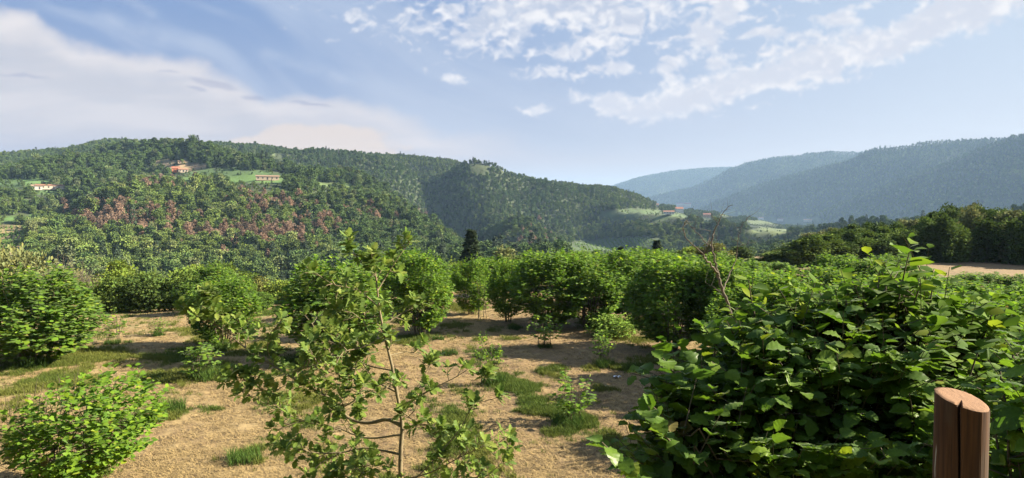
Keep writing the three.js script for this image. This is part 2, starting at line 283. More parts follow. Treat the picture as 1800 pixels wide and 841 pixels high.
function buildGround() {
  // colour: straw, bare soil and short grass, in metres
  const N = 2048, X0 = -64, Z0 = -112, S = 128, px = new Uint8Array(N * N * 4), bp = new Uint8Array(1024 * 1024 * 4);
  const enc = (v) => { v = clamp(v); return 255 * (v <= .0031308 ? v * 12.92 : 1.055 * v ** (1 / 2.4) - .055); };
  for (let j = 0; j < N; j++) for (let i = 0; i < N; i++) {
    const x = X0 + (i + .5) / N * S, z = Z0 + (j + .5) / N * S, [g, so] = cover(x, z);
    const a = h2(i * 3 + 1, j * 7 + 5), b = n2(x * 7, z * 7), c = n2(x * 2.3 + 9, z * 2.3);
    const straw = [.295, .212, .095], soil = [.20, .13, .06], gr = [.078, .115, .024], yl = [.16, .165, .042];
    const o = (j * N + i) * 4, k = .72 + .34 * a + .3 * (b - .5) + .2 * (c - .5);
    const y = ss(.3, .8, n2(x * .6, z * .6));
    for (let q = 0; q < 3; q++) { let v = lerp(straw[q], soil[q], so); v = lerp(v, lerp(gr[q], yl[q], y * .7), g * (.38 + .5 * a)); px[o + q] = enc(v * k); }
    px[o + 3] = 255;
  }
  for (let j = 0; j < 1024; j++) for (let i = 0; i < 1024; i++) {
    const w = (f, s) => { const u = i / 1024 * f, v = j / 1024 * f; const a = n2(u + s, v), b = n2(u - f + s, v), c = n2(u + s, v - f), d = n2(u - f + s, v - f), p = i / 1024, q = j / 1024; return lerp(lerp(a, b, p), lerp(c, d, p), q); };
    const v = 255 * clamp(.45 * w(24, 3) + .35 * w(64, 77) + .3 * w(160, 191) - .05); const o = (j * 1024 + i) * 4; bp[o] = bp[o + 1] = bp[o + 2] = v; bp[o + 3] = 255;
  }
  const map = new THREE.DataTexture(px, N, N); map.colorSpace = THREE.SRGBColorSpace; map.magFilter = THREE.LinearFilter; map.wrapS = map.wrapT = THREE.MirroredRepeatWrapping; map.needsUpdate = true;
  const bump = new THREE.DataTexture(bp, 1024, 1024); bump.magFilter = THREE.LinearFilter; bump.wrapS = bump.wrapT = THREE.RepeatWrapping; bump.repeat.set(128 / 5, 128 / 5); bump.needsUpdate = true;
  const mat = new THREE.MeshStandardMaterial({ map, bumpMap: bump, bumpScale: .03, roughness: 1, name: 'mown_straw_and_soil' });
  const azs = []; for (let a = -180; a < 180; a += Math.abs(a + .01) < 60 ? .24 : 3) azs.push(a * Math.PI / 180); azs.push(Math.PI);
  const rs = [0.02]; for (let r = .8; r < 130; r *= 1.0125) rs.push(r); rs.push(130);
  const P = [], UV = [], I = [], n = azs.length;
  for (const r of rs) for (const a of azs) {
    const x = Math.sin(a) * r, z = -Math.cos(a) * r; let y = H(x, z);
    if (r < 90) { const [g] = r > 9 && r < 60 && Math.abs(a) < 1.05 ? cover(x, z) : [0]; y += (fbm(x * 2.2, z * 2.2, 3) - .5) * .09 + (n2(x * 7, z * 7) - .5) * .035 + g * .03; }
    P.push(x, y, z); UV.push((x - X0) / S, (z - Z0) / S);
  }
  for (let j = 0; j < rs.length - 1; j++) for (let i = 0; i < n - 1; i++) { const a = j * n + i; I.push(a, a + 1, a + n, a + 1, a + n + 1, a + n); }
  const g = new THREE.BufferGeometry(); g.setAttribute('position', new THREE.Float32BufferAttribute(P, 3)); g.setAttribute('uv', new THREE.Float32BufferAttribute(UV, 2)); g.setIndex(I); g.computeVertexNormals();
  tagS(new THREE.Mesh(g, mat), 'orchard_ground', 'mown straw coloured orchard floor with green grass patches');
}
buildGround();

function buildFar() {
  const azs = []; for (let a = -180; a < 180; a += Math.abs(a + .01) < 48 ? .2 : 4) azs.push(a * Math.PI / 180); azs.push(Math.PI);
  const rs = []; for (let r = 130; r < 9600; r *= 1.0135) rs.push(r); rs.push(9800);
  const P = [], C = [], I = [], n = azs.length;
  for (const r of rs) for (const a of azs) {
    const x = Math.sin(a) * r, z = -Math.cos(a) * r, y = H(x, z) - (r <= 130.1 ? .004 : 0);
    P.push(x, y, z);
    const f = Math.abs(a) < .75 ? fieldAt(x, y, z, r) : -1, k = .75 + .5 * n2(x / 8, z / 8);
    const c = f >= 0 ? FIELDS[f][1] : [.038, .052, .02];
    C.push(c[0] * k, c[1] * k, c[2] * k);
  }
  for (let j = 0; j < rs.length - 1; j++) for (let i = 0; i < n - 1; i++) { const a = j * n + i; I.push(a, a + 1, a + n, a + 1, a + n + 1, a + n); }
  const g = new THREE.BufferGeometry(); g.setAttribute('position', new THREE.Float32BufferAttribute(P, 3)); g.setAttribute('color', new THREE.Float32BufferAttribute(C, 3)); g.setIndex(I); g.computeVertexNormals();
  tagS(new THREE.Mesh(g, new THREE.MeshStandardMaterial({ vertexColors: true, roughness: 1, name: 'hill_ground' })), 'hills_terrain', 'hills and valley floor with patches of field');
}
buildFar();

// ───────────────────────── geometry buffers, leaves, wood ─────────────────────────
const V = (x, y, z) => new THREE.Vector3(x, y, z);
class Buf {
  constructor() { this.p = []; this.n = []; this.c = []; this.u = []; this.i = []; }
  build() {
    const g = new THREE.BufferGeometry();
    g.setAttribute('position', new THREE.Float32BufferAttribute(this.p, 3));
    g.setAttribute('normal', new THREE.Float32BufferAttribute(this.n, 3));
    if (this.c.length) g.setAttribute('color', new THREE.Float32BufferAttribute(this.c, 3));
    if (this.u.length) g.setAttribute('uv', new THREE.Float32BufferAttribute(this.u, 2));
    g.setIndex(this.i);
    return g;
  }
  add(src, m, col) { // append a small geometry (positions, normals, uv) under a matrix, in one colour
    const b = this.p.length / 3, e = m.elements, P = src.attributes.position.array, N = src.attributes.normal.array, U = src.attributes.uv?.array;
    for (let k = 0; k < P.length; k += 3) {
      const x = P[k], y = P[k + 1], z = P[k + 2], a = N[k], c = N[k + 1], d = N[k + 2];
      this.p.push(e[0] * x + e[4] * y + e[8] * z + e[12], e[1] * x + e[5] * y + e[9] * z + e[13], e[2] * x + e[6] * y + e[10] * z + e[14]);
      let nx = e[0] * a + e[4] * c + e[8] * d, ny = e[1] * a + e[5] * c + e[9] * d, nz = e[2] * a + e[6] * c + e[10] * d; const l = Math.hypot(nx, ny, nz) || 1;
      this.n.push(nx / l, ny / l, nz / l);
      if (col) this.c.push(col[0], col[1], col[2]);
    }
    if (U) for (let k = 0; k < U.length; k++) this.u.push(U[k]);
    const I = src.index.array; for (let k = 0; k < I.length; k++) this.i.push(I[k] + b);
  }
  tube(pts, r0, r1, seg = 5, col) { // tapered, along a list of points
    const b = this.p.length / 3, n = pts.length, t = V(), s = V(), u = V(), ref = V(.31, .2, .93); let len = 0; const L = [0];
    for (let i = 1; i < n; i++) { len += pts[i].distanceTo(pts[i - 1]); L.push(len); }
    for (let i = 0; i < n; i++) {
      t.copy(pts[Math.min(i + 1, n - 1)]).sub(pts[Math.max(i - 1, 0)]).normalize(); s.crossVectors(t, ref).normalize(); u.crossVectors(t, s);
      const r = lerp(r0, r1, Math.pow(L[i] / (len || 1), .8));
      for (let k = 0; k < seg; k++) { const a = k / seg * Math.PI * 2, ca = Math.cos(a), sa = Math.sin(a), nx = s.x * ca + u.x * sa, ny = s.y * ca + u.y * sa, nz = s.z * ca + u.z * sa; const q = r * (.9 + .2 * h2(k + i * 7, n)); this.p.push(pts[i].x + nx * q, pts[i].y + ny * q, pts[i].z + nz * q); this.n.push(nx, ny, nz); this.u.push(k / seg, L[i] * 6); if (col) this.c.push(...col); }
      if (i) for (let k = 0; k < seg; k++) { const a = b + (i - 1) * seg + k, c = b + (i - 1) * seg + (k + 1) % seg; this.i.push(a, c, a + seg, c, c + seg, a + seg); }
    }
  }
}
function leafGrid(rows, half, width, fold, bend, ripple) { // a leaf of unit length along +y, face +z
  const b = new Buf(), cols = half * 2 + 1;
  for (let j = 0; j <= rows; j++) for (let i = 0; i < cols; i++) {
    const t = j / rows, s = (i - half) / half, w = width(t, Math.abs(s) > .99, j);
    b.p.push(s * w, t - Math.abs(s) * .05 * (1 - t), fold * Math.abs(s) * w + bend * t * t + (ripple ? ripple * Math.sin(t * 26 - Math.abs(s) * 5) * Math.abs(s) : 0));
    b.n.push(0, 0, 1); b.u.push(.5 + s * .48, .02 + t * .96);
  }
  for (let j = 0; j < rows; j++) for (let i = 0; i < cols - 1; i++) { const a = j * cols + i; b.i.push(a, a + 1, a + cols, a + 1, a + cols + 1, a + cols); }
  const g = b.build(); g.computeVertexNormals(); return g;
}
const jag = (k) => (HASH[(k * 131) & 65535] - .5);
const hazelW = (v) => (t, e, j) => (.46 * Math.pow(Math.sin(Math.PI * Math.pow(clamp(t * .97 + .03), .72)), .62)) * (t > .86 ? .55 + (1 - t) * 2 : 1) * (e ? 1 + .24 * jag(j * 5 + v * 17) : 1) * (t >= 1 ? .02 : 1);
const hazelNear = [0, 1, 2, 3].map((v) => leafGrid(11, 2, hazelW(v), [.3, -.22, .55, .12][v], [-.25, -.45, -.1, -.6][v], .05));
const oakW = (v) => (t, e, j) => e || true ? (t < .06 ? .03 : (.10 + .20 * Math.sin(Math.PI * Math.pow(t, 1.35)) ) * (1 + (e ? .38 : .2) * Math.cos((t * 4.2 + v * .13) * Math.PI * 2)) * (t >= 1 ? .35 : 1)) : 0;
const oakNear = [0, 1, 2].map((v) => leafGrid(12, 1, oakW(v), [.3, .15, -.1][v], [-.15, -.3, .1][v], .02));
// simpler leaves for bushes farther off
function leafFan(w, fold, bend) {
  const b = new Buf(), pts = [[0, 0], [-w, .28], [-w * .92, .66], [0, 1], [w * .92, .66], [w, .28], [0, .48]];
  for (const [x, y] of pts) { b.p.push(x, y, fold * Math.abs(x) + bend * y * y); b.n.push(0, 0, 1); }
  for (let k = 0; k < 6; k++) b.i.push(6, (k + 1) % 6, k);
  const g = b.build(); g.computeVertexNormals(); return g;
}
const hazelMid = [leafFan(.42, .25, -.25), leafFan(.40, -.1, -.35), leafFan(.44, .4, -.1)];
function leafDiamond(w, fold) { const b = new Buf(); for (const [x, y, z] of [[0, 0, 0], [w, .5, fold], [0, 1, 0], [-w, .45, fold]]) { b.p.push(x, y, z); b.n.push(0, 0, 1); } b.i.push(0, 1, 2, 0, 2, 3); const g = b.build(); g.computeVertexNormals(); return g; }
const leafFar = [leafDiamond(.42, .18), leafDiamond(.5, -.12), leafDiamond(.36, .05)];
function leafMatrix(p, dir, nrm, size) { const y = dir.clone().normalize(), x = V().crossVectors(y, nrm).normalize(), z = V().crossVectors(x, y); return new THREE.Matrix4().makeBasis(x.multiplyScalar(size), y.multiplyScalar(size), z.multiplyScalar(size)).setPosition(p); }

// leaf colour textures: blade tone, paler veins
function leafTexture(kind) {
  const N = 128, d = new Uint8Array(N * N * 4);
  for (let j = 0; j < N; j++) for (let i = 0; i < N; i++) {
    const s = Math.abs(i / N - .5) * 2, t = j / N, side = kind === 'oak' ? Math.abs(((t - s * .5) * 7 % 1 + 1) % 1 - .5) : Math.abs(((t - s * .45) * 8 % 1 + 1) % 1 - .5);
    const vein = Math.max(ss(.05, .0, s), ss(.07, .0, side) * .6 * ss(1, .2, s)), k = 218 + 26 * (n2(i / 9, j / 9) - .5) + 14 * (n2(i / 3, j / 3) - .5) + vein * 37, o = (j * N + i) * 4;
    d[o] = clamp(k + vein * 14, 0, 255); d[o + 1] = clamp(k + 4, 0, 255); d[o + 2] = clamp(k - 8 + vein * 20, 0, 255); d[o + 3] = 255;
  }
  const t = new THREE.DataTexture(d, N, N); t.colorSpace = THREE.SRGBColorSpace; t.magFilter = THREE.LinearFilter; t.needsUpdate = true; return t;
}
const leafMat = (o) => new THREE.MeshPhysicalMaterial({ roughness: 1, transmission: .48, thickness: 0, side: THREE.DoubleSide, specularIntensity: .2, clearcoat: .16, clearcoatRoughness: .36, ...o });
const HAZEL_COL = [[.115, .22, .016], [.15, .265, .018], [.08, .17, .016], [.185, .295, .02], [.125, .225, .02], [.26, .34, .022], [.09, .18, .024], [.17, .145, .04]];
const OAK_COL = [[.22, .325, .06], [.175, .275, .055], [.26, .355, .065], [.145, .23, .055], [.31, .375, .08]];
const hazelTex = leafTexture('hazel'), oakTex = leafTexture('oak');
const M = {
  leafMid: leafMat({ vertexColors: true, clearcoat: .03, name: 'hazel_leaf' }),
  leafNear: leafMat({ vertexColors: true, clearcoat: .32, map: hazelTex, name: 'hazel_leaf_blade' }),
  leafOak: leafMat({ vertexColors: true, map: oakTex, name: 'oak_leaf_blade' }),
  hazelPart: HAZEL_COL.map((c, k) => leafMat({ color: new THREE.Color().setRGB(...c), map: hazelTex, clearcoat: .32, name: 'hazel_leaf_blade_' + k })),
  oakPart: OAK_COL.map((c, k) => leafMat({ color: new THREE.Color().setRGB(...c), map: oakTex, name: 'oak_leaf_blade_' + k })),
  foliage: new THREE.MeshPhysicalMaterial({ vertexColors: true, roughness: 1, transmission: .25, thickness: 0, side: THREE.DoubleSide, specularIntensity: .2, name: 'tree_foliage' }),
  farTree: new THREE.MeshStandardMaterial({ roughness: 1, side: THREE.DoubleSide, name: 'far_foliage', vertexColors: true }),
};
function barkTexture(a, b, stretch, seed) {
  const N = 128, d = new Uint8Array(N * N * 4), enc = (v) => 255 * (1.055 * Math.max(v, .0031) ** (1 / 2.4) - .055);
  for (let j = 0; j < N; j++) for (let i = 0; i < N; i++) { const k = clamp(n2(i / 8 + seed, j / 8 * stretch) * .55 + n2(i / 3, j / 4 + seed) * .45), m = ss(.62, .8, n2(i / 14 + 50, j / 14 + seed)), o = (j * N + i) * 4; for (let q = 0; q < 3; q++) d[o + q] = enc(lerp(lerp(a[q], b[q], k), [.17, .165, .085][q], m * .5)); d[o + 3] = 255; }
  const t = new THREE.DataTexture(d, N, N); t.colorSpace = THREE.SRGBColorSpace; t.magFilter = THREE.LinearFilter; t.wrapS = t.wrapT = THREE.RepeatWrapping; t.needsUpdate = true; return t;
}
M.bark = new THREE.MeshStandardMaterial({ map: barkTexture([0.041, 0.03, 0.021], [0.128, 0.098, 0.068], .4, 3), roughness: .95, name: 'bark' });
M.oakBark = new THREE.MeshStandardMaterial({ map: barkTexture([0.09, 0.068, 0.041], [0.27, 0.217, 0.128], .35, 13), roughness: .95, name: 'oak_bark' });
M.deadBark = new THREE.MeshStandardMaterial({ map: barkTexture([0.053, 0.041, 0.034], [0.15, 0.12, 0.098], .3, 23), roughness: .95, name: 'bare_bark' });

const add = (o, name, parent, stuff) => { o.name = name; o.castShadow = o.receiveShadow = true; if (stuff) o.userData.kind = 'stuff'; parent.add(o); return o; };
function thing(name, label, category, group, pos, turn = 0, scale = 1) {
  const o = new THREE.Group(); o.name = numbered(name); o.userData = { label, category }; if (group) o.userData.group = group;
  if (pos) o.position.copy(pos); o.rotation.y = turn; if (typeof scale === 'number') o.scale.setScalar(scale); else o.scale.set(...scale);
  scene.add(o); return o;
}
function copyOf(src, label, category, group, pos, turn, scale) {
  const o = src.clone(); o.name = numbered(src.name.replace(/_\d{3}$/, '')); o.userData = { label, category }; if (group) o.userData.group = group;
  o.position.copy(pos); o.rotation.y = turn; o.scale.set(...scale); o.visible = true; scene.add(o); return o;
}
const rv = (r, k = 1) => V((r() - .5) * 2 * k, (r() - .5) * 2 * k, (r() - .5) * 2 * k);
const UPV = V(0, 1, 0);

// a shoot: thin wood plus alternate leaves
function shootLeaves(list, r, p0, dir, len, n, size, pal) {
  const side = V().crossVectors(dir, UPV).normalize(), out = V();
  for (let k = 0; k < n; k++) {
    const t = (k + .4 + r() * .4) / n, p = p0.clone().addScaledVector(dir, len * t), s = k % 2 ? 1 : -1;
    out.copy(side).multiplyScalar(s * .85).addScaledVector(dir, .25 + .55 * t).addScaledVector(UPV, -.28 + r() * .3).add(rv(r, .38)).normalize();
    const nrm = UPV.clone().addScaledVector(dir, .25).add(rv(r, .55)).normalize();
    if (Math.abs(nrm.dot(out)) > .93) nrm.set(.3, .5, .8).normalize();
    list.push({ m: leafMatrix(p.addScaledVector(out, size * .18), out, nrm, size * (.7 + .5 * r()) * (t > .9 ? .75 : 1)), p, k: Math.floor(r() * r() * pal) });
  }
}
function growHazel(seed, o) {
  const r = rngOf(seed), leaves = [], wood = new Buf(), stems = [];
  const prof = (h) => Math.pow(Math.sin(Math.PI * (.13 + .74 * h)), .8);
  for (let s = 0; s < o.stems; s++) {
    const a = (s + r() * .8) / o.stems * 6.283, top = o.H * (.7 + .25 * r()), rad = o.R * prof(.8) * (.25 + .65 * r()), b = V(Math.cos(a) * .14 * (1 + r()), -.15, Math.sin(a) * .14 * (1 + r())), e = V(Math.cos(a) * rad, top, Math.sin(a) * rad), c = b.clone().lerp(e, .5).add(V(Math.cos(a) * -.12, .1, Math.sin(a) * -.12)).add(rv(r, .1)), pts = [];
    for (let k = 0; k <= 7; k++) { const t = k / 7; pts.push(V().addScaledVector(b, (1 - t) ** 2).addScaledVector(c, 2 * t * (1 - t)).addScaledVector(e, t * t)); }
    wood.tube(pts, .022 * o.thick, .006, 5); stems.push(...pts.slice(1));
  }
  let made = 0, tries = 0;
  while (made < o.shoots && tries++ < o.shoots * 12) {
    const a = r() * 6.283, h = r(), lob = .72 + .5 * n3(Math.cos(a) * 1.6 + seed, h * 2.6, Math.sin(a) * 1.6 + seed * 3);
    const R = o.R * prof(h) * lob; if (r() > R / o.R * 1.1) continue;
    const rho = Math.pow(r(), .38), y = lerp(o.low * o.H, o.H * (.86 + .22 * n2(Math.cos(a) * 1.7 + seed, Math.sin(a) * 1.7)), h), p = V(Math.cos(a) * R * rho, y, Math.sin(a) * R * rho);
    if (n3(p.x * 1.25 + seed * 5, p.y * 1.25, p.z * 1.25) < o.gap) continue;
    const d = V(Math.cos(a) * (.75 - h * .45), .25 + h * .8, Math.sin(a) * (.75 - h * .45)).add(rv(r, .5)).normalize(), L = o.len * (.7 + .7 * r());
    if (h > .75 && r() < .22) { d.set((r() - .5) * .5, 1, (r() - .5) * .5).normalize(); p.y += o.len * .5; }
    const p0 = p.clone().addScaledVector(d, -L * .55);
    shootLeaves(leaves, r, p0, d, L, o.lp, o.leaf, HAZEL_COL.length);
    if (made % o.twigEvery === 0) { let best = stems[0], bd = 1e9; for (const q of stems) { const dd = q.distanceToSquared(p0) + Math.max(0, q.y - p0.y) * 3; if (dd < bd) { bd = dd; best = q; } } wood.tube([best, best.clone().lerp(p0, .5).add(V(0, -.04, 0)), p0, p0.clone().addScaledVector(d, L)], .009 * o.thick, .003, 4); }
    made++;
  }
  return { wood, leaves, r };
}
function hazelCrown(leaves, geos, tint) { const b = new Buf(); leaves.forEach((l, i) => { const c = HAZEL_COL[l.k], q = .8 + .4 * HASH[(i * 37) & 65535]; b.add(geos[i % geos.length], l.m, [c[0] * q * tint[0], c[1] * q * tint[1], c[2] * q * tint[2]]); }); return b.build(); }

// ───────────────────────── hazel orchard ─────────────────────────
function proto(seed, o, geos, mat, tint = [1, 1, 1]) {
  const g = growHazel(seed, o), grp = new THREE.Group();
  grp.name = 'hazel_tree'; add(new THREE.Mesh(g.wood.build(), M.bark), 'stems', grp, true); add(new THREE.Mesh(hazelCrown(g.leaves, geos, tint), mat), 'crown', grp, true);
  grp.userData.size = [o.R, o.H]; return grp;
}
const midO = { H: 4, R: 1.8, stems: 9, shoots: 960, lp: 9, leaf: .165, len: .52, low: .13, gap: .41, thick: 2, twigEvery: 14 };
const HZ = [1, 2, 3, 4].map((s) => proto(s * 11, midO, hazelMid, M.leafMid));
const HZfar = [5, 6, 7].map((s) => proto(s * 13, { ...midO, shoots: 560, lp: 7, leaf: .225, len: .45, twigEvery: 60 }, hazelMid, M.leafMid));
const HZsap = [8, 9, 10].map((s) => proto(s * 17, { H: 1.35, R: .5, stems: 4, shoots: 34, lp: 7, leaf: .115, len: .3, low: .3, gap: .15, thick: .8, twigEvery: 1 }, hazelMid, M.leafMid));
const HZbush = [11, 12].map((s) => proto(s * 19, { H: 2.3, R: 1.4, stems: 7, shoots: 230, lp: 9, leaf: .12, len: .42, low: .12, gap: .25, thick: 1.1, twigEvery: 6 }, hazelMid, M.leafMid));
const onPlane = (px, py) => { const d = ray(px, py), t = -CAMY / d[1], p = V(d[0] * t, 0, d[2] * t); p.y = H(p.x, p.z); return p; };
const R1 = rngOf(4242);
function placePx(src, px, baseY, topY, w, label, group, name) {
  const p = onPlane(px, baseY), d = -p.z, [pr, ph] = src.userData.size, hh = (baseY - topY) * d / F, rr = w / 2 * d / F;
  const c = copyOf(src, label, 'hazel tree', group, p.add(V(0, -.05, 0)), R1() * 6.28, [rr / pr, hh / ph, rr / pr]); if (name) c.name = numbered(name); return c;
}
function placeAt(src, px, depth, h, rad, label, group) {
  const a = at(px, 400, depth), p = V(a.x, H(a.x, a.z) - .05, a.z), [pr, ph] = src.userData.size;
  return copyOf(src, label, 'hazel tree', group, p, R1() * 6.28, [rad / pr, h / ph, rad / pr]);
}
// open orchard, left
placePx(HZ[2], 62, 645, 484, 215, 'broad bright green hazel tree at the left edge of the orchard');
placePx(HZsap[0], 197, 606, 551, 44, 'small hazel sapling standing right of the broad left tree');
placePx(HZsap[1], 277, 589, 560, 34, 'tiny round hazel sapling before the dark back hedge');
placePx(HZ[0], 392, 612, 492, 125, 'hazel tree with bare lower stems left of the oak, above its long branch');
placePx(HZsap[2], 350, 668, 606, 72, 'low sapling in a shaded grass tuft left of the oak');
placePx(HZ[1], 588, 630, 462, 195, 'dark rounded hazel tree directly behind the oak sapling');
placePx(HZ[0], 738, 592, 450, 115, 'upright hazel tree just right of the oak top, with short visible stems');
placePx(HZ[3], 705, 560, 440, 110, 'taller hazel tree behind the oak top');
placePx(HZ[3], 828, 553, 455, 66, 'slim hazel tree in front of the dark conifer');
placePx(HZsap[1], 847, 561, 492, 44, 'young slim hazel tree right beside the conifer');
placePx(HZ[0], 893, 566, 462, 70, 'slender hazel tree left of the dense dark clump');
placePx(HZ[1], 966, 578, 445, 145, 'dense dark hazel clump in the middle of the orchard, left half');
placePx(HZ[3], 1034, 576, 447, 130, 'dense dark hazel clump in the middle of the orchard, right half');
placePx(HZ[0], 1112, 566, 443, 140, 'hazel tree behind the bright weeds, right of the dense clump');
placePx(HZ[1], 1180, 616, 452, 165, 'large dark hazel tree left of the bare dead tree');
placePx(HZ[2], 1262, 622, 462, 130, 'hazel tree behind the trunk of the bare dead tree');
placePx(HZsap[0], 957, 611, 558, 56, 'bright young hazel bush before the dense dark clump');
placePx(HZsap[2], 1061, 645, 588, 46, 'dark hazel sapling behind the white scrap');
placePx(HZsap[1], 1008, 748, 661, 82, 'two stemmed hazel sapling rising from a grass tuft in the foreground');
placePx(HZsap[0], 856, 682, 594, 46, 'spindly hazel sapling right of the oak, in a dark grass tuft');
// rows farther back
const BACK = 'hazel rows at the back of the orchard';
for (const [px, d, ty, w] of [[-30, 44, 500, 1.8], [345, 43, 492, 1.6], [372, 47, 468, 1.8], [418, 46, 490, 1.4], [455, 44, 512, .9], [560, 52, 480, 1.8], [625, 48, 466, 1.8], [668, 54, 455, 2], [770, 56, 458, 1.8], [905, 52, 455, 2], [868, 60, 452, 2], [940, 60, 448, 2.2], [1000, 58, 447, 2.2], [1060, 56, 445, 2], [1120, 54, 445, 2.2], [1155, 48, 448, 2], [1165, 62, 440, 2.2], [1210, 52, 452, 2.2], [1238, 44, 458, 2], [1260, 60, 448, 2.4], [1310, 52, 462, 2.2], [1300, 40, 470, 2], [1360, 60, 462, 2.2], [1080, 46, 450, 1.9], [1035, 66, 444, 2.4], [735, 64, 455, 2], [1200, 70, 446, 2.4], [1320, 66, 458, 2.4]]) {
  const a = at(px, ty, d), h = a.y - H(a.x, a.z);
  placeAt(d > 50 ? HZfar[Math.floor(R1() * 3)] : HZ[Math.floor(R1() * 4)], px, d, h * (.86 + .2 * R1()), w * (.85 + .2 * R1()), 'leafy hazel tree in the back rows of the orchard, ' + (px < 480 ? 'left of the oak' : px < 700 ? 'behind the oak top' : px < 800 ? 'between oak and tall conifer' : px < 930 ? 'beside the tall conifer' : px < 1090 ? 'behind the dense middle clump' : px < 1250 ? 'left of the bare tree' : 'around the bare tree'), BACK);
}
const RIGHT = 'hazel rows on the right behind the near bush';
for (const [px, d, h, w] of [[1330, 25, 3.8, 1.7], [1300, 29, 3.8, 1.8], [1400, 23, 3.9, 1.7], [1470, 22, 3.9, 1.8], [1400, 27, 3.4, 2], [1440, 36, 3.3, 2.2], [1360, 36, 3.2, 2.2], [1540, 18, 4, 1.8], [1530, 28, 3.2, 2], [1520, 40, 3.5, 2.2], [1475, 46, 3.3, 2.2], [1570, 46, 3.1, 2.2], [1620, 24, 3.5, 2], [1600, 36, 3.25, 2.2], [1690, 17, 3.9, 1.8], [1690, 30, 3.1, 2.2], [1760, 22, 3.4, 2], [1770, 34, 2.9, 2.2], [1840, 28, 3.2, 2.2], [1850, 18, 3.8, 1.8], [1780, 13, 3.9, 1.5], [1850, 12, 3.8, 1.6], [1640, 44, 2.1, 2.2], [1730, 46, 2.0, 2.2], [1820, 44, 2.1, 2.2], [1930, 30, 3.1, 2.2], [1930, 20, 3.6, 2]])
  placeAt(HZ[Math.floor(R1() * 4)], px, d, h * (.95 + .1 * R1()), w, 'hazel tree in the close right rows, ' + (px < 1440 ? 'right of the bare tree' : px < 1640 ? 'behind the near bush' : 'above the post') + (d > 30 ? ', far row' : ', near row'), RIGHT);

// near left hazel, the nearest leaves as parts
function splitLeaves(root, leaves, geos, mats, bulk, pal, most, reach, lodGeos) {
  const inFrame = (l) => { const [u, v] = project(l.p.x + root.position.x, l.p.y + root.position.y, l.p.z + root.position.z); return u > -20 && u < 1820 && v > 0 && v < 860; };
  const dist = (l) => Math.hypot(l.p.x + root.position.x, l.p.y + root.position.y - CAMY, l.p.z + root.position.z);
  leaves.forEach((l) => { l.d = dist(l); });
  const order = leaves.filter(inFrame).sort((a, b) => a.d - b.d), pick = new Set();
  for (const l of order) { if (pick.size >= most) break; pick.add(l); }
  const b = new Buf(), bl = new Buf(); let i = 0;
  for (const l of leaves) {
    i++;
    if (pick.has(l)) { const m = new THREE.Mesh(geos[i % geos.length], mats[l.k % mats.length]); m.matrixAutoUpdate = true; l.m.decompose(m.position, m.quaternion, m.scale); add(m, 'leaf', root); continue; }
    const c = pal[l.k % pal.length];
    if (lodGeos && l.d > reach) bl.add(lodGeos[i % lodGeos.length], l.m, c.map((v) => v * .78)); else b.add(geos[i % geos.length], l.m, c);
  }
  if (b.p.length) add(new THREE.Mesh(b.build(), bulk), 'foliage', root, true);
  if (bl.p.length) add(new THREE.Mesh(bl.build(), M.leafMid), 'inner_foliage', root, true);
}
{
  const base = V(0, 0, 0), a = at(118, 856, 15.0); base.set(a.x, H(a.x, a.z) - .05, a.z);
  const root = thing('hazel_bush', 'low spreading hazel bush with large bright leaves at the lower left', 'hazel bush', null, base);
  const g = growHazel(905, { H: 2.5, R: 1.6, stems: 8, shoots: 430, lp: 9, leaf: .142, len: .44, low: .22, gap: .22, thick: 1.1, twigEvery: 2 });
  g.leaves.forEach((l) => { const sh = new THREE.Matrix4().makeShear(0, 0, .22, 0, 0, 0); l.m.premultiply(sh); l.p.applyMatrix4(sh); });
  add(new THREE.Mesh(g.wood.build(), M.bark), 'stems', root, true);
  splitLeaves(root, g.leaves, hazelMid, M.hazelPart.map((m, k) => { const c = leafMat({ color: m.color, name: m.name + '_plain' }); return c; }), M.leafMid, HAZEL_COL, 300);
}
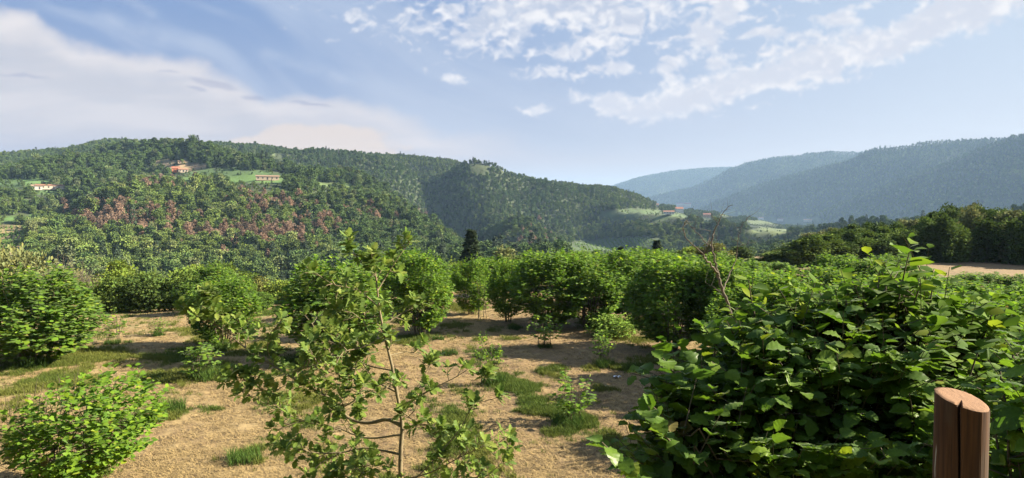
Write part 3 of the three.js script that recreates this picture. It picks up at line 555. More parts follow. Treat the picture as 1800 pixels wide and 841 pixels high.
// the big hazel bush in front, right
function nearBush(label, base, blobs, leaders, nShoots, seed, most) {
  const r = rngOf(seed), root = thing('hazel_bush', label, 'hazel bush', null, base), leaves = [], wood = new Buf(), loc = (p) => p.clone().sub(base), stems = [];
  const W = blobs.map((b) => b[1][0] * b[1][1] * b[1][2]), tot = W.reduce((a, b) => a + b);
  for (const [c, rad] of blobs) for (let k = 0; k < 7; k++) {
    const e = loc(c).add(V((r() - .5) * rad[0] * 1.5, (.1 + r() * .7) * rad[1], (r() - .5) * rad[2] * 1.5)), b = V((r() - .5) * .5, -.1, (r() - .5) * .4), m = b.clone().lerp(e, .45).add(V(0, .12, 0)), pts = [];
    for (let q = 0; q <= 8; q++) { const t = q / 8; pts.push(V().addScaledVector(b, (1 - t) ** 2).addScaledVector(m, 2 * t * (1 - t)).addScaledVector(e, t * t).add(rv(r, .015))); }
    wood.tube(pts, .016, .004, 6); stems.push(...pts.slice(2));
  }
  for (let s = 0; s < nShoots; s++) {
    let q = r() * tot, bi = 0; while (bi < blobs.length - 1 && (q -= W[bi]) > 0) bi++;
    const [c, rad] = blobs[bi], d = rv(r).normalize(), rho = Math.pow(r(), .3) * (.82 + .34 * n3(d.x * 2 + seed, d.y * 2, d.z * 2 + bi * 5)), p = loc(c).add(V(d.x * rad[0] * rho, d.y * rad[1] * rho, d.z * rad[2] * rho));
    if (n3(p.x * 4 + seed, p.y * 4, p.z * 4) < .3) continue;
    const dir = V(d.x * .7, .35 + .4 * Math.max(d.y, -.3), d.z * .7).add(rv(r, .45)).normalize(), L = .22 + .18 * r(), p0 = p.clone().addScaledVector(dir, -L * .5);
    shootLeaves(leaves, r, p0, dir, L, 7, .07 + .038 * r(), HAZEL_COL.length);
    let best = stems[0], bd = 1e9; for (const k of stems) { const dd = k.distanceToSquared(p0); if (dd < bd) { bd = dd; best = k; } }
    wood.tube([best, best.clone().lerp(p0, .5).add(V(0, -.02, 0)), p0, p0.clone().addScaledVector(dir, L)], .005, .0018, 4);
  }
  for (const [a, m, e, n, size] of leaders) {
    const A = loc(a), B = loc(m), E = loc(e), pts = []; for (let k = 0; k <= 8; k++) { const t = k / 8; pts.push(V().addScaledVector(A, (1 - t) ** 2).addScaledVector(B, 2 * t * (1 - t)).addScaledVector(E, t * t)); }
    wood.tube(pts, .008, .0025, 6);
    for (let k = 0; k < 8; k++) { const d = pts[k + 1].clone().sub(pts[k]), L = d.length(); shootLeaves(leaves, r, pts[k], d.normalize(), L, Math.max(1, Math.round(n / 8)), size, HAZEL_COL.length); }
  }
  add(new THREE.Mesh(wood.build(), M.bark), 'stems', root, true);
  splitLeaves(root, leaves, hazelNear, M.hazelPart, M.leafNear, HAZEL_COL, most, 4.1, hazelMid);
  return root;
}
{
  const a = at(1480, 900, 3.9), base = V(a.x, H(a.x, a.z), a.z);
  nearBush('big dark hazel bush filling the right foreground beside the wooden post', base, [
    [at(1470, 715, 3.9), [.86, .56, .62]], [at(1610, 650, 4.25), [.56, .52, .5]], [at(1290, 735, 3.75), [.46, .42, .45]], [at(1440, 850, 3.6), [1.02, .42, .6]], [at(1230, 820, 3.5), [.3, .36, .35]], [at(1370, 615, 4.2), [.36, .26, .35]], [at(1710, 720, 4.2), [.4, .5, .45]], [at(1590, 540, 4.05), [.24, .30, .26]], [at(1560, 590, 4.0), [.34, .26, .3]], [at(1690, 600, 4.2), [.3, .27, .3]], [at(1450, 590, 4.1), [.34, .24, .3]]],
    [[at(1565, 620, 4.1), at(1575, 540, 4), at(1600, 440, 3.8), 20, .115], [at(1340, 600, 4.1), at(1325, 560, 4.05), at(1316, 492, 4), 12, .09], [at(1290, 640, 3.8), at(1250, 600, 3.7), at(1238, 572, 3.7), 12, .085], [at(1230, 720, 3.6), at(1190, 660, 3.5), at(1165, 630, 3.5), 12, .085],
      [at(1150, 860, 3.2), at(1100, 820, 3.1), at(1058, 778, 3.05), 14, .09], [at(1470, 600, 4.1), at(1465, 560, 4), at(1440, 512, 4), 12, .09], [at(1530, 590, 4.2), at(1520, 540, 4.2), at(1498, 494, 4.2), 14, .095], [at(1690, 640, 4.2), at(1700, 590, 4.2), at(1722, 545, 4.2), 14, .1], [at(1640, 600, 4), at(1650, 560, 4), at(1668, 530, 4), 12, .1], [at(1200, 800, 3.3), at(1150, 750, 3.2), at(1140, 715, 3.2), 12, .09], [at(1400, 600, 4.2), at(1395, 560, 4.2), at(1380, 520, 4.2), 10, .09]], 2100, 501, 300);
  const b = at(1830, 900, 2.7), base2 = V(b.x, H(b.x, b.z), b.z);
  nearBush('hazel branches at the right edge, just right of the wooden post', base2, [[at(1830, 780, 2.7), [.24, .32, .3]], [at(1850, 700, 3.1), [.25, .25, .3]]], [[at(1800, 800, 2.7), at(1790, 740, 2.7), at(1785, 690, 2.7), 12, .1], [at(1820, 700, 3), at(1800, 670, 3), at(1790, 640, 3), 10, .1]], 90, 777, 120);
}

// ───────────────────────── oak sapling ─────────────────────────
{
  const D = 5.2, a = at(703, 900, D), base = V(a.x, H(a.x, a.z) - .05, a.z), r = rngOf(31337);
  const root = thing('oak_sapling', 'open branched oak sapling with lobed leaves in the centre foreground', 'oak tree', null, base), loc = (px, py, dz = 0) => at(px, py, D + dz).sub(base);
  const leaves = [];
  const curve = (pts, n) => new THREE.CatmullRomCurve3(pts).getPoints(n);
  function cluster(p, dir, n, size) {
    for (let k = 0; k < n; k++) {
      const a = k / n * 6.283 + r() * .8, x = V().crossVectors(dir, V(.3, .1, .9)).normalize(), y = V().crossVectors(dir, x), o = x.multiplyScalar(Math.cos(a)).addScaledVector(y, Math.sin(a)).addScaledVector(dir, .35 + .6 * r()).add(V(0, .15, 0)).normalize();
      const nr = UPV.clone().addScaledVector(dir, .5).add(rv(r, .5)).normalize(); if (Math.abs(nr.dot(o)) > .92) nr.set(.2, .4, .9).normalize();
      const pp = p.clone().addScaledVector(o, .012); leaves.push({ m: leafMatrix(pp, o, nr, size * (.7 + .6 * r())), p: pp, k: Math.floor(r() * OAK_COL.length) });
    }
  }
  const wood = { trunk: new Buf(), twig: new Buf() };
  function branch(name, px, r0, r1, every, spread, up = .4) {
    const pts = curve(px.map(([x, y, z]) => loc(x, y, z || 0)), px.length * 5), b = new Buf(); b.tube(pts, r0, r1, 8); add(new THREE.Mesh(b.build(), M.oakBark), name, root);
    for (let i = Math.floor(pts.length * .3); i < pts.length; i++) {
      const q = i / (pts.length - 1); if (r() > every * .96 * (.35 + .65 * q)) continue;
      const t = pts[Math.min(i + 1, pts.length - 1)].clone().sub(pts[i - 1]).normalize(), d = t.multiplyScalar(.5).add(rv(r, 1)).add(V(0, up, 0)).normalize(), L = spread * (.5 + .8 * r()), e = pts[i].clone().addScaledVector(d, L), m = pts[i].clone().lerp(e, .5).add(rv(r, L * .12));
      wood.twig.tube([pts[i], m, e], .0045, .002, 4); cluster(e, d, 6 + Math.floor(r() * 4), .062); cluster(m, d, 3, .054); if (r() < .6) { const d2 = rv(r).add(V(0, .4, 0)).normalize(), e2 = m.clone().addScaledVector(d2, L * .6); wood.twig.tube([m, e2], .003, .0015, 4); cluster(e2, d2, 6, .058); }
    }
    const n = pts.length, d = pts[n - 1].clone().sub(pts[n - 2]).normalize(); cluster(pts[n - 1], d, 8, .066);
  }
  branch('trunk', [[703, 1040], [703, 900], [704, 800], [706, 742], [697, 690], [688, 640], [676, 592], [667, 545], [662, 500], [658, 468], [656, 448]], .027, .005, .5, .12);
  branch('branch', [[704, 748], [680, 738], [648, 744], [612, 735], [586, 706], [560, 690], [520, 668], [478, 642], [440, 618], [405, 592], [372, 568], [335, 548]].map(([x, y], i) => [x, y, i * .04]), .016, .003, .8, .12, .5);
  branch('branch', [[405, 592, .4], [385, 560, .4], [366, 540, .42], [362, 522, .42]], .005, .002, 1, .08);
  branch('branch', [[705, 800], [670, 792], [640, 788], [600, 796], [560, 797], [520, 790, -.1]], .010, .003, .55, .16);
  branch('branch', [[600, 796], [560, 818, -.1], [543, 841, -.15], [538, 870, -.2]], .005, .003, .3, .12);
  branch('branch', [[705, 738], [722, 708], [760, 684, -.1], [800, 664, -.2], [822, 650, -.25]], .008, .002, .35, .10);
  branch('branch', [[722, 708], [740, 670, .05], [764, 628, .1]], .006, .002, .14, .05);
  branch('branch', [[700, 870], [760, 812, -.2], [810, 752, -.3], [832, 715, -.3], [872, 700, -.3]], .006, .002, .22, .08);
  branch('branch', [[832, 716, -.3], [848, 680, -.3], [860, 655, -.3]], .003, .0015, .1, .05);
  branch('branch', [[704, 846], [760, 830, -.1], [806, 806, -.2], [852, 784, -.2]], .008, .002, .95, .17);
  branch('branch', [[700, 872], [780, 850, .1], [850, 840, .2], [890, 806, .25]], .007, .002, .6, .16);
  branch('branch', [[704, 860], [640, 840, .2], [600, 826, .3], [560, 800, .4]], .008, .002, .95, .18);
  branch('branch', [[697, 690], [650, 668, .3], [600, 660, .5], [550, 650, .6]], .008, .002, 1.2, .18);
  branch('branch', [[690, 652], [640, 640, .2], [600, 612, .3], [560, 590, .4]], .007, .002, 1.1, .17);
  branch('branch', [[705, 765], [640, 770, .3], [590, 752, .5], [520, 735, .6], [470, 712, .6], [425, 690, .6]], .009, .002, 1.0, .18);
  branch('branch', [[600, 758, .45], [540, 740, .5], [490, 760, .4], [500, 780, .4]], .005, .002, .8, .14);
  branch('branch', [[590, 706, .1], [610, 690, 0], [622, 660, 0], [628, 632, 0]], .005, .002, .5, .08);
  branch('branch', [[536, 676, .3], [542, 650, .3], [545, 628, .3], [552, 600, .3]], .004, .002, .4, .06);
  branch('branch', [[478, 642, .35], [470, 610, .3], [480, 580, .3], [500, 575, .3]], .004, .002, .5, .08);
  branch('branch', [[520, 668, .3], [470, 690, .2], [440, 672, .2], [415, 668, .2]], .004, .002, .9, .1);
  branch('branch', [[676, 592], [640, 610, -.1], [600, 620, -.2], [560, 640, -.2], [520, 650, -.2]], .006, .002, .9, .16);
  branch('branch', [[665, 540], [642, 520], [616, 507, -.1], [585, 500, -.15], [552, 478, -.2]], .006, .002, .55, .10);
  branch('branch', [[663, 512], [684, 478, .1], [702, 450, .1], [720, 426, .15]], .006, .002, .5, .08);
  branch('branch', [[660, 488], [640, 466, .1], [622, 446, .1], [612, 430, .1]], .005, .002, .5, .08);
  branch('branch', [[672, 575], [700, 555, .1], [730, 540, .2]], .004, .002, .4, .08);
  branch('branch', [[668, 556], [630, 560, .1], [590, 540, .15]], .004, .002, .8, .12);
  branch('branch', [[700, 720], [735, 745, -.1], [770, 770, -.1]], .005, .002, .6, .12);
  branch('branch', [[702, 900], [660, 860, -.1], [620, 845, -.2], [585, 850, -.2]], .006, .002, .9, .15);
  branch('branch', [[703, 905], [740, 860, .2], [790, 838, .3], [840, 842, .3]], .006, .002, .9, .15);
  branch('branch', [[703, 880], [690, 840, -.2], [660, 815, -.3], [640, 822, -.3]], .005, .002, .7, .12);
  branch('branch', [[694, 675], [660, 690, -.2], [630, 700, -.3], [600, 720, -.3]], .005, .002, .9, .13);
  branch('branch', [[684, 625], [720, 620, .2], [745, 640, .3]], .004, .002, .4, .1);
  add(new THREE.Mesh(wood.twig.build(), M.oakBark), 'twigs', root, true);
  splitLeaves(root, leaves, oakNear, M.oakPart, M.leafOak, OAK_COL, 300);
}

// ───────────────────────── wooden post ─────────────────────────
{
  const D = 1.56, top = at(1692, 702, D), R = .0535, y0 = H(top.x, top.z) - .2, Hh = top.y - y0;
  const N = 512, d = new Uint8Array(N * N * 4), bp = new Uint8Array(N * N * 4), enc = (v) => 255 * (1.055 * Math.max(v, .0031) ** (1 / 2.4) - .055);
  for (let j = 0; j < N; j++) for (let i = 0; i < N; i++) {
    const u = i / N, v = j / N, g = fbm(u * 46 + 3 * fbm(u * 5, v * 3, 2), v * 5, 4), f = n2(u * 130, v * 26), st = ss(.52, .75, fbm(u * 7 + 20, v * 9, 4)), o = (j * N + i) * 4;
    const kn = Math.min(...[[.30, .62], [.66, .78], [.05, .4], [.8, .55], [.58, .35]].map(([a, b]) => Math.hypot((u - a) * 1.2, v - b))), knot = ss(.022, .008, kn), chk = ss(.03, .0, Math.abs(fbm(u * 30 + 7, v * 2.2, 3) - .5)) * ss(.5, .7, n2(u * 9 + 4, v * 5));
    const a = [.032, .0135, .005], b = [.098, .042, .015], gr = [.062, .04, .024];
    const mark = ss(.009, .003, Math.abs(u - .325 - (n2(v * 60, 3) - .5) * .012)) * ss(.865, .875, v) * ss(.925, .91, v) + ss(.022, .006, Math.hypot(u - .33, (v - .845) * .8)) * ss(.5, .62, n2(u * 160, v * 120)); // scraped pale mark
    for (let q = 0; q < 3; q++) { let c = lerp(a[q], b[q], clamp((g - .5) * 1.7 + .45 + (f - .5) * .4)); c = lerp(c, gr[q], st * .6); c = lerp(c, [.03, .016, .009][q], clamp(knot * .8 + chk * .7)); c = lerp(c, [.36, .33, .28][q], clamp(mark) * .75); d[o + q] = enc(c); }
    d[o + 3] = 255; bp[o] = bp[o + 1] = bp[o + 2] = 255 * clamp((g * .7 + f * .3) * (1 - .7 * chk)); bp[o + 3] = 255;
  }
  const mk = (x, s) => { const t = new THREE.DataTexture(x, N, N); if (s) t.colorSpace = THREE.SRGBColorSpace; t.magFilter = THREE.LinearFilter; t.wrapS = t.wrapT = THREE.RepeatWrapping; t.needsUpdate = true; return t; };
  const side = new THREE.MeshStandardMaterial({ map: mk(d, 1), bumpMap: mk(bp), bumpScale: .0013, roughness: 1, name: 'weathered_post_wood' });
  const e = new Uint8Array(N * N * 4);
  for (let j = 0; j < N; j++) for (let i = 0; i < N; i++) { const x = i / N - .5 + .03, y = j / N - .5, rr = Math.hypot(x, y) + (fbm(i / 60, j / 60, 3) - .5) * .03, ring = .5 + .5 * Math.sin(rr * 190), saw = n2((i + j) / 3, (i - j) / 60), o = (j * N + i) * 4; for (let q = 0; q < 3; q++) e[o + q] = enc(lerp([.14, .07, .033][q], [.26, .14, .07][q], clamp(.35 * ring + .5 * saw + .3 * (n2(i / 40, j / 40) - .3)))); e[o + 3] = 255; }
  const endm = new THREE.MeshStandardMaterial({ map: mk(e, 1), roughness: .9, name: 'post_end_grain' });
  const root = thing('fence_post', 'round brown wooden post with a slanted cut top and a long crack', 'post', null, V(top.x, y0, top.z), 0);
  const facing = Math.atan2(-top.x, -top.z); // the crack looks back to the path
  const seg = 160, hs = 90, crackAt = (v) => facing - .12 + .05 * Math.sin(v * 9) + .03 * Math.sin(v * 23) + (1 - v) * .1;
  const tilt = (x, z) => { const c = Math.cos(facing), s = Math.sin(facing); const right = x * c - z * s, fwd = x * s + z * c; return -right * .27 - fwd * .12; };
  const rad = (a, v) => { let da = a - crackAt(v); da = Math.atan2(Math.sin(da), Math.cos(da)); const w = .03 + .022 * v; return R * (1 + .018 * Math.sin(a * 3 + 1) + .012 * (fbm(a * 3 + 9, v * 6, 3) - .5)) * (1 - .42 * Math.max(0, 1 - Math.abs(da) / w) ** .8 * ss(.25, .5, v)); };
  const ang = (k) => { const u = k / seg; return facing + Math.PI + u * Math.PI * 2; };
  const b = new Buf();
  const angs = []; for (let k = 0; k <= seg; k++) angs.push(ang(k)); for (let k = -12; k <= 12; k++) angs.push(facing + Math.PI * 2 - .12 + k * .018); angs.sort((x, y) => x - y);
  const A = angs.length;
  for (let j = 0; j <= hs; j++) for (const a of angs) { const v = j / hs, q = rad(a, v), x = Math.sin(a) * q, z = Math.cos(a) * q; b.p.push(x, v * (Hh + tilt(x, z)), z); b.n.push(0, 1, 0); b.u.push((a - facing - Math.PI) / 6.2832, v); }
  for (let j = 0; j < hs; j++) for (let k = 0; k < A - 1; k++) { const p = j * A + k; b.i.push(p, p + 1, p + A, p + 1, p + A + 1, p + A); }
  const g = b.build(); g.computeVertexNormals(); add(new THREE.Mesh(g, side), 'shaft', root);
  const t = new Buf(); // cut end with the crack running in
  const rings = 10;
  for (let j = 0; j <= rings; j++) for (const a of angs) { const q = rad(a, 1) * (j / rings) * (j === rings ? .985 : 1), x = Math.sin(a) * q, z = Math.cos(a) * q; let da = a - crackAt(1); da = Math.atan2(Math.sin(da), Math.cos(da)); const cut = -.02 * ss(.16, .02, Math.abs(da) + (j < 4 ? .2 : 0)) * ss(.3, .7, j / rings); t.p.push(x, Hh + tilt(x, z) + .0015 + cut + (j === rings ? -.003 : 0) + (n2(x * 300, z * 60) - .5) * .0012, z); t.n.push(0, 1, 0); t.u.push(.5 + x / .14, .5 + z / .14); }
  for (let j = 0; j < rings; j++) for (let k = 0; k < A - 1; k++) { const p = j * A + k; t.i.push(p, p + A, p + 1, p + 1, p + A, p + A + 1); }
  const tg = t.build(); tg.computeVertexNormals(); add(new THREE.Mesh(tg, endm), 'cut_end', root);
}

// ───────────────────────── bare dead tree ─────────────────────────
{
  const D = 9, a = at(1292, 640, D), base = V(a.x, H(a.x, a.z) - .1, a.z), root = thing('dead_tree', 'leafless dead tree with forked grey branches above the near hazel bush', 'dead tree', null, base);
  const loc = (x, y, z = 0) => at(x, y, D + z).sub(base), r = rngOf(88);
  const br = (name, pts, r0, r1) => { const c = new THREE.CatmullRomCurve3(pts.map((p) => loc(...p))).getPoints(pts.length * 4), b = new Buf(); c.forEach((p, i) => i && p.add(rv(r, .012))); b.tube(c, r0, r1, 6); add(new THREE.Mesh(b.build(), M.deadBark), name, root); return c; };
  const foot = project(base.x, base.y, base.z);
  const all = [br('trunk', [[foot[0], foot[1]], [1296, 640], [1290, 570], [1281, 538], [1270, 510], [1262, 480]], .034, .02),
    br('branch', [[1264, 486], [1258, 462], [1252, 436], [1253, 416], [1262, 393], [1266, 382], [1274, 371], [1289, 360]], .019, .004),
    br('branch', [[1262, 480], [1250, 466, -.1], [1239, 455, -.15], [1232, 442, -.2], [1214, 427, -.2], [1202, 409, -.2], [1203, 393, -.2], [1207, 386, -.2]], .016, .004),
    br('branch', [[1252, 436], [1239, 424, .2], [1226, 409, .25], [1214, 398, .3], [1206, 388, .3]], .009, .003),
    br('branch', [[1271, 512], [1284, 480, .2], [1294, 455, .3], [1297, 429, .3], [1302, 407, .3], [1309, 391, .3], [1318, 379, .3]], .012, .003),
    br('branch', [[1297, 436, .3], [1306, 431, .3], [1318, 428, .3]], .005, .002), br('branch', [[1236, 449, -.2], [1246, 426, -.3], [1249, 408, -.3]], .005, .002), br('branch', [[1276, 528], [1260, 508, .1], [1240, 497, .2]], .006, .002), br('branch', [[1288, 560], [1300, 540, .1], [1322, 536, .2]], .005, .002), br('branch', [[1263, 393], [1254, 384, .1], [1250, 378, .1]], .004, .0015)];
  const tw = new Buf(); for (const c of all.slice(1)) for (let i = 3; i < c.length; i += 3) { const d = rv(r).add(V(0, .5, 0)).normalize(), L = .1 + .18 * r(); tw.tube([c[i], c[i].clone().addScaledVector(d, L * .5), c[i].clone().addScaledVector(d, L).add(rv(r, .03))], .003, .001, 4); }
  add(new THREE.Mesh(tw.build(), M.deadBark), 'twigs', root, true);
}

// ───────────────────────── trees of the surroundings ─────────────────────────
function treeGeo(seed, o) { // crown: lobes of leaf clumps; trunk and limbs
  const r = rngOf(seed), crown = new Buf(), wood = new Buf(), lobes = [];
  for (let k = 0; k < o.lobes; k++) { const h = r(), a = r() * 6.283, q = o.R * (.25 + .55 * r()) * Math.sin(Math.PI * (.15 + .75 * h)); lobes.push([V(Math.cos(a) * q, lerp(o.low, .86, h) * o.H, Math.sin(a) * q), o.R * (.3 + .28 * r())]); }
  lobes.push([V(0, o.H * .84, 0), o.R * .4]);
  if (wood) { const c = [V(0, -.5, 0), V(rv(r, .1).x, o.H * .3, 0), V(rv(r, .25).x, o.H * .6, rv(r, .25).z), V(0, o.H * .85, 0)]; wood.tube(new THREE.CatmullRomCurve3(c).getPoints(7), o.H * .016, .02, 5); for (const [p] of lobes) wood.tube([V(0, p.y * .55, 0), p.clone().multiplyScalar(.6).add(V(0, p.y * .25, 0)), p], o.H * .006, .01, 4); }
  for (let i = 0; i < o.n; i++) {
    const [c, q] = lobes[Math.floor(r() * lobes.length)], d = rv(r).normalize(); d.y = d.y * (o.tall || .85) + .12; const p = c.clone().addScaledVector(d, q * Math.pow(r(), .3) * (.85 + .3 * r()));
    const out = d.clone().add(rv(r, .8)).add(V(0, -.15, 0)).normalize(), nr = d.clone().multiplyScalar(.7).add(V(0, .6, 0)).add(rv(r, .5)).normalize(); if (Math.abs(nr.dot(out)) > .9) nr.set(.3, .5, .8);
    const k = .7 + .6 * r(), w = r() * .25; crown.add(leafFar[i % 3], leafMatrix(p, out, nr, o.leaf * (.6 + .8 * r())), [k * (1 + w), k, k * (1 - w)]);
  }
  return { crown: crown.build(), wood: wood.build() };
}
function coniferGeo(seed, o) {
  const r = rngOf(seed), crown = new Buf(), wood = new Buf(); wood.tube([V(0, -.5, 0), V(0, o.H * .5, 0), V(0, o.H, 0)], o.H * .018, .01, 6);
  for (let i = 0; i < o.n; i++) { const h = Math.pow(r(), 1.35), a = r() * 6.283, y = lerp(o.H * .1, o.H, h), R = o.R * (1 - h) * (.75 + .4 * n2(a * 2, h * 9)) + .1, q = R * Math.pow(r(), .4), p = V(Math.cos(a) * q, y - q * .18, Math.sin(a) * q), out = V(Math.cos(a), -.25 + r() * .3, Math.sin(a)).add(rv(r, .4)).normalize(), nr = V(Math.cos(a) * .4, 1, Math.sin(a) * .4).add(rv(r, .4)).normalize(), k = .7 + .6 * r(); crown.add(leafFar[i % 3], leafMatrix(p, out, nr, o.leaf * (.6 + .7 * r())), [k, k, k]); }
  return { crown: crown.build(), wood: wood.build() };
}
const foliageMat = (c, name) => new THREE.MeshPhysicalMaterial({ color: new THREE.Color().setRGB(...c), vertexColors: true, roughness: 1, transmission: .22, thickness: 0, side: THREE.DoubleSide, specularIntensity: .15, name });
const TF = { dark: foliageMat([0.063, 0.111, 0.03], 'dark_foliage'), mid: foliageMat([0.092, 0.155, 0.033], 'mid_foliage'), weed: foliageMat([0.118, 0.215, 0.033], 'weed_foliage'), lime: foliageMat([0.137, 0.211, 0.037], 'lime_foliage'), pale: foliageMat([0.141, 0.174, 0.078], 'pale_foliage'), olive: foliageMat([0.148, 0.174, 0.056], 'olive_foliage'), conifer: foliageMat([0.041, 0.067, 0.03], 'needle_foliage') };
const WG = [0, 1, 2, 3].map((k) => treeGeo(320 + k, { H: 9, R: 2.3, n: 5200, leaf: .36, lobes: 20, low: .1, tall: 1.9 }));
const TG = [0, 1, 2, 3, 4].map((k) => treeGeo(300 + k, { H: 9, R: 3, n: 3600, leaf: .42, lobes: 16, low: .22 }));
const BG = [0, 1, 2].map((k) => treeGeo(340 + k, { H: 4, R: 2.6, n: 2400, leaf: .26, lobes: 13, low: .2 }));
const CG = [0, 1].map((k) => coniferGeo(360 + k, { H: 9.5, R: 2.5, n: 3000, leaf: .5 }));
function tree(name, label, category, group, g, mat, p, turn, s) { const o = thing(name, label, category, group, p, turn, s); add(new THREE.Mesh(g.wood, M.bark), 'trunk', o); add(new THREE.Mesh(g.crown, mat), 'crown', o, true); return o; }
const treeAt = (name, label, cat, group, g, mat, px, depth, topY, gh, gr, rad) => { const a = at(px, topY, depth), y = H(a.x, a.z), h = a.y - y; return tree(name, label, cat, group, g, mat, V(a.x, y - .1, a.z), R1() * 6.28, [rad / gr, h / gh, rad / gr]); };
// wood on the right
{
  const topL = [[1325, 452], [1345, 432], [1400, 408], [1450, 388], [1500, 384], [1560, 378], [1620, 370], [1650, 352], [1700, 348], [1760, 352], [1800, 362], [1850, 350], [2100, 345]], rL = [[1330, 82], [1480, 86], [1640, 99], [1800, 99], [2100, 95]], r = rngOf(61);
  for (let row = 0; row < 4; row++) for (let px = 1332 + row * 9; px < 1990; px += 27 - row) {
    const q = px + (r() - .5) * 16, d = (pw(rL, q) + row * 8 + r() * 5) * Math.cos(azOf(q)), frac = [.7 + .28 * r(), .78 + .22 * r(), .92, .98][row], ty = lerp(470, pw(topL, q), frac) + 8 + r() * 9;
    const hueRoll = r(), mat = hueRoll < .2 ? TF.pale : hueRoll < .6 ? TF.mid : TF.dark, k = mat === TF.pale ? 'pale grey green' : mat === TF.mid ? 'mid green' : 'dark green';  // foliage colour drawn at random for each tree
    treeAt('woodland_tree', k + ' tree of the right wood, ' + (q < 1480 ? 'low left end' : q < 1640 ? 'middle' : 'tall right part') + (row < 2 ? ', front edge' : ', behind the edge'), 'tree', k + ' trees of the wood at right', WG[Math.floor(r() * 4)], mat, q, d, ty, 9, 2.3, 1.5 + r() * .8);
  }
}
// behind the orchard
treeAt('conifer', 'tall dark conifer with pointed top behind the orchard, left of centre', 'conifer', null, CG[0], TF.conifer, 828, 96, 404, 9.5, 2.5, 3.0);
treeAt('conifer', 'small dark conifer tip above the hazel rows, left of the bare tree', 'conifer', null, CG[1], TF.conifer, 1155, 96, 422, 9.5, 2.5, 2.0);
treeAt('conifer', 'faint dark conifer tip showing above the middle hazel rows', 'conifer', null, CG[1], TF.conifer, 1092, 98, 433, 9.5, 2.5, 1.8);
treeAt('garden_tree', 'pale green tree just right of the tall dark conifer', 'tree', null, TG[0], TF.pale, 882, 92, 436, 9, 3, 2.6);
treeAt('garden_tree', 'yellow green tree behind the bare dead branches', 'tree', null, TG[1], TF.olive, 1252, 88, 424, 9, 3, 2.4);
treeAt('garden_tree', 'lighter green tree right of the bare dead tree', 'tree', null, TG[2], TF.lime, 1215, 92, 432, 9, 3, 2.2);
treeAt('garden_tree', 'dark tree behind the right prong of the bare tree', 'tree', null, TG[3], TF.dark, 1300, 92, 432, 9, 3, 2.0);
treeAt('garden_tree', 'bright lime green tree behind the left hedge', 'tree', null, TG[3], TF.lime, 208, 92, 455, 9, 3, 2.2);
treeAt('garden_tree', 'lime green crown at the foot of the hillside, right of the bright lime tree', 'tree', null, TG[4], TF.lime, 345, 96, 462, 9, 3, 2.4);
treeAt('garden_tree', 'dark narrow tree behind the hazel rows, above the tree with bare stems', 'tree', null, TG[2], TF.mid, 385, 92, 458, 9, 3, 2.6);
const HEDGE = 'shrubs of the hedge behind the orchard';
{ const r = rngOf(99);
  for (const [px, d, ty, rad, m, g] of [[150, 47, 508, 1.6, 'mid', 0], [190, 46, 490, 1.8, 'mid', 1], [225, 47, 488, 1.8, 'dark', 2], [262, 46, 486, 1.8, 'dark', 0], [300, 47, 490, 1.8, 'mid', 1], [332, 52, 474, 1.9, 'mid', 2], [205, 56, 478, 2.2, 'lime', 2], [420, 56, 478, 2, 'mid', 0], [452, 56, 488, 1.8, 'olive', 1], [492, 54, 494, 1.8, 'lime', 2], [528, 56, 492, 1.9, 'mid', 0], [130, 54, 500, 1.8, 'olive', 1], [250, 54, 480, 2, 'mid', 1], [590, 80, 478, 2.6, 'mid', 1], [650, 84, 470, 2.6, 'dark', 2], [800, 84, 462, 2.4, 'mid', 0], [925, 84, 450, 3, 'mid', 2], [985, 86, 447, 3, 'mid', 1], [1040, 86, 446, 3, 'dark', 0], [1330, 84, 456, 2.6, 'mid', 0], [760, 86, 462, 2.6, 'mid', 1]]) treeAt('hedge_shrub', { mid: 'mid green', dark: 'dark green', lime: 'yellow green', olive: 'olive green' }[m] + ' shrub in the hedge line behind the orchard', 'shrub', { mid: 'mid green', dark: 'dark green', lime: 'yellow green', olive: 'olive green' }[m] + ' ' + HEDGE, BG[g], TF[m], px, d, ty, 4, 2.6, rad);
  for (const [px, d, ty, rad] of [[-15, 66, 448, 2.6], [25, 70, 442, 2.6], [58, 64, 450, 2.4], [100, 62, 476, 2.2], [150, 60, 488, 2.0]]) treeAt('hedge_shrub', 'grey green shrub in the thicket at far left behind the orchard', 'shrub', 'grey green thicket shrubs', BG[Math.floor(r() * 3)], TF.pale, px, d, ty, 4, 2.6, rad);
  // leafless thicket
  for (const [px, d, ty] of [[60, 58, 462], [95, 56, 452], [118, 58, 444], [140, 56, 460], [160, 58, 472], [180, 56, 488], [80, 55, 476], [128, 54, 474]]) {
    const a = at(px, ty, d), y = H(a.x, a.z), h = a.y - y, o = thing('bare_shrub', 'leafless grey brown shrub in the thicket left of the lime tree', 'shrub', 'leafless thicket shrubs', V(a.x, y - .1, a.z)), b = new Buf();
    for (let k = 0; k < 26; k++) { const an = r() * 6.28, q = .9 * r() + .1, e = V(Math.cos(an) * q * h * .35, h * (.5 + .5 * r()), Math.sin(an) * q * h * .35), m = e.clone().multiplyScalar(.5).add(rv(r, .15)); b.tube([V(0, 0, 0), m, e], .03, .008, 4); for (let t = 0; t < 5; t++) { const f = m.clone().lerp(e, r()); b.tube([f, f.clone().add(rv(r, .5)).add(V(0, .35, 0))], .012, .004, 3); } }
    add(new THREE.Mesh(b.build(), M.deadBark), 'stems', o, true);
  }
}
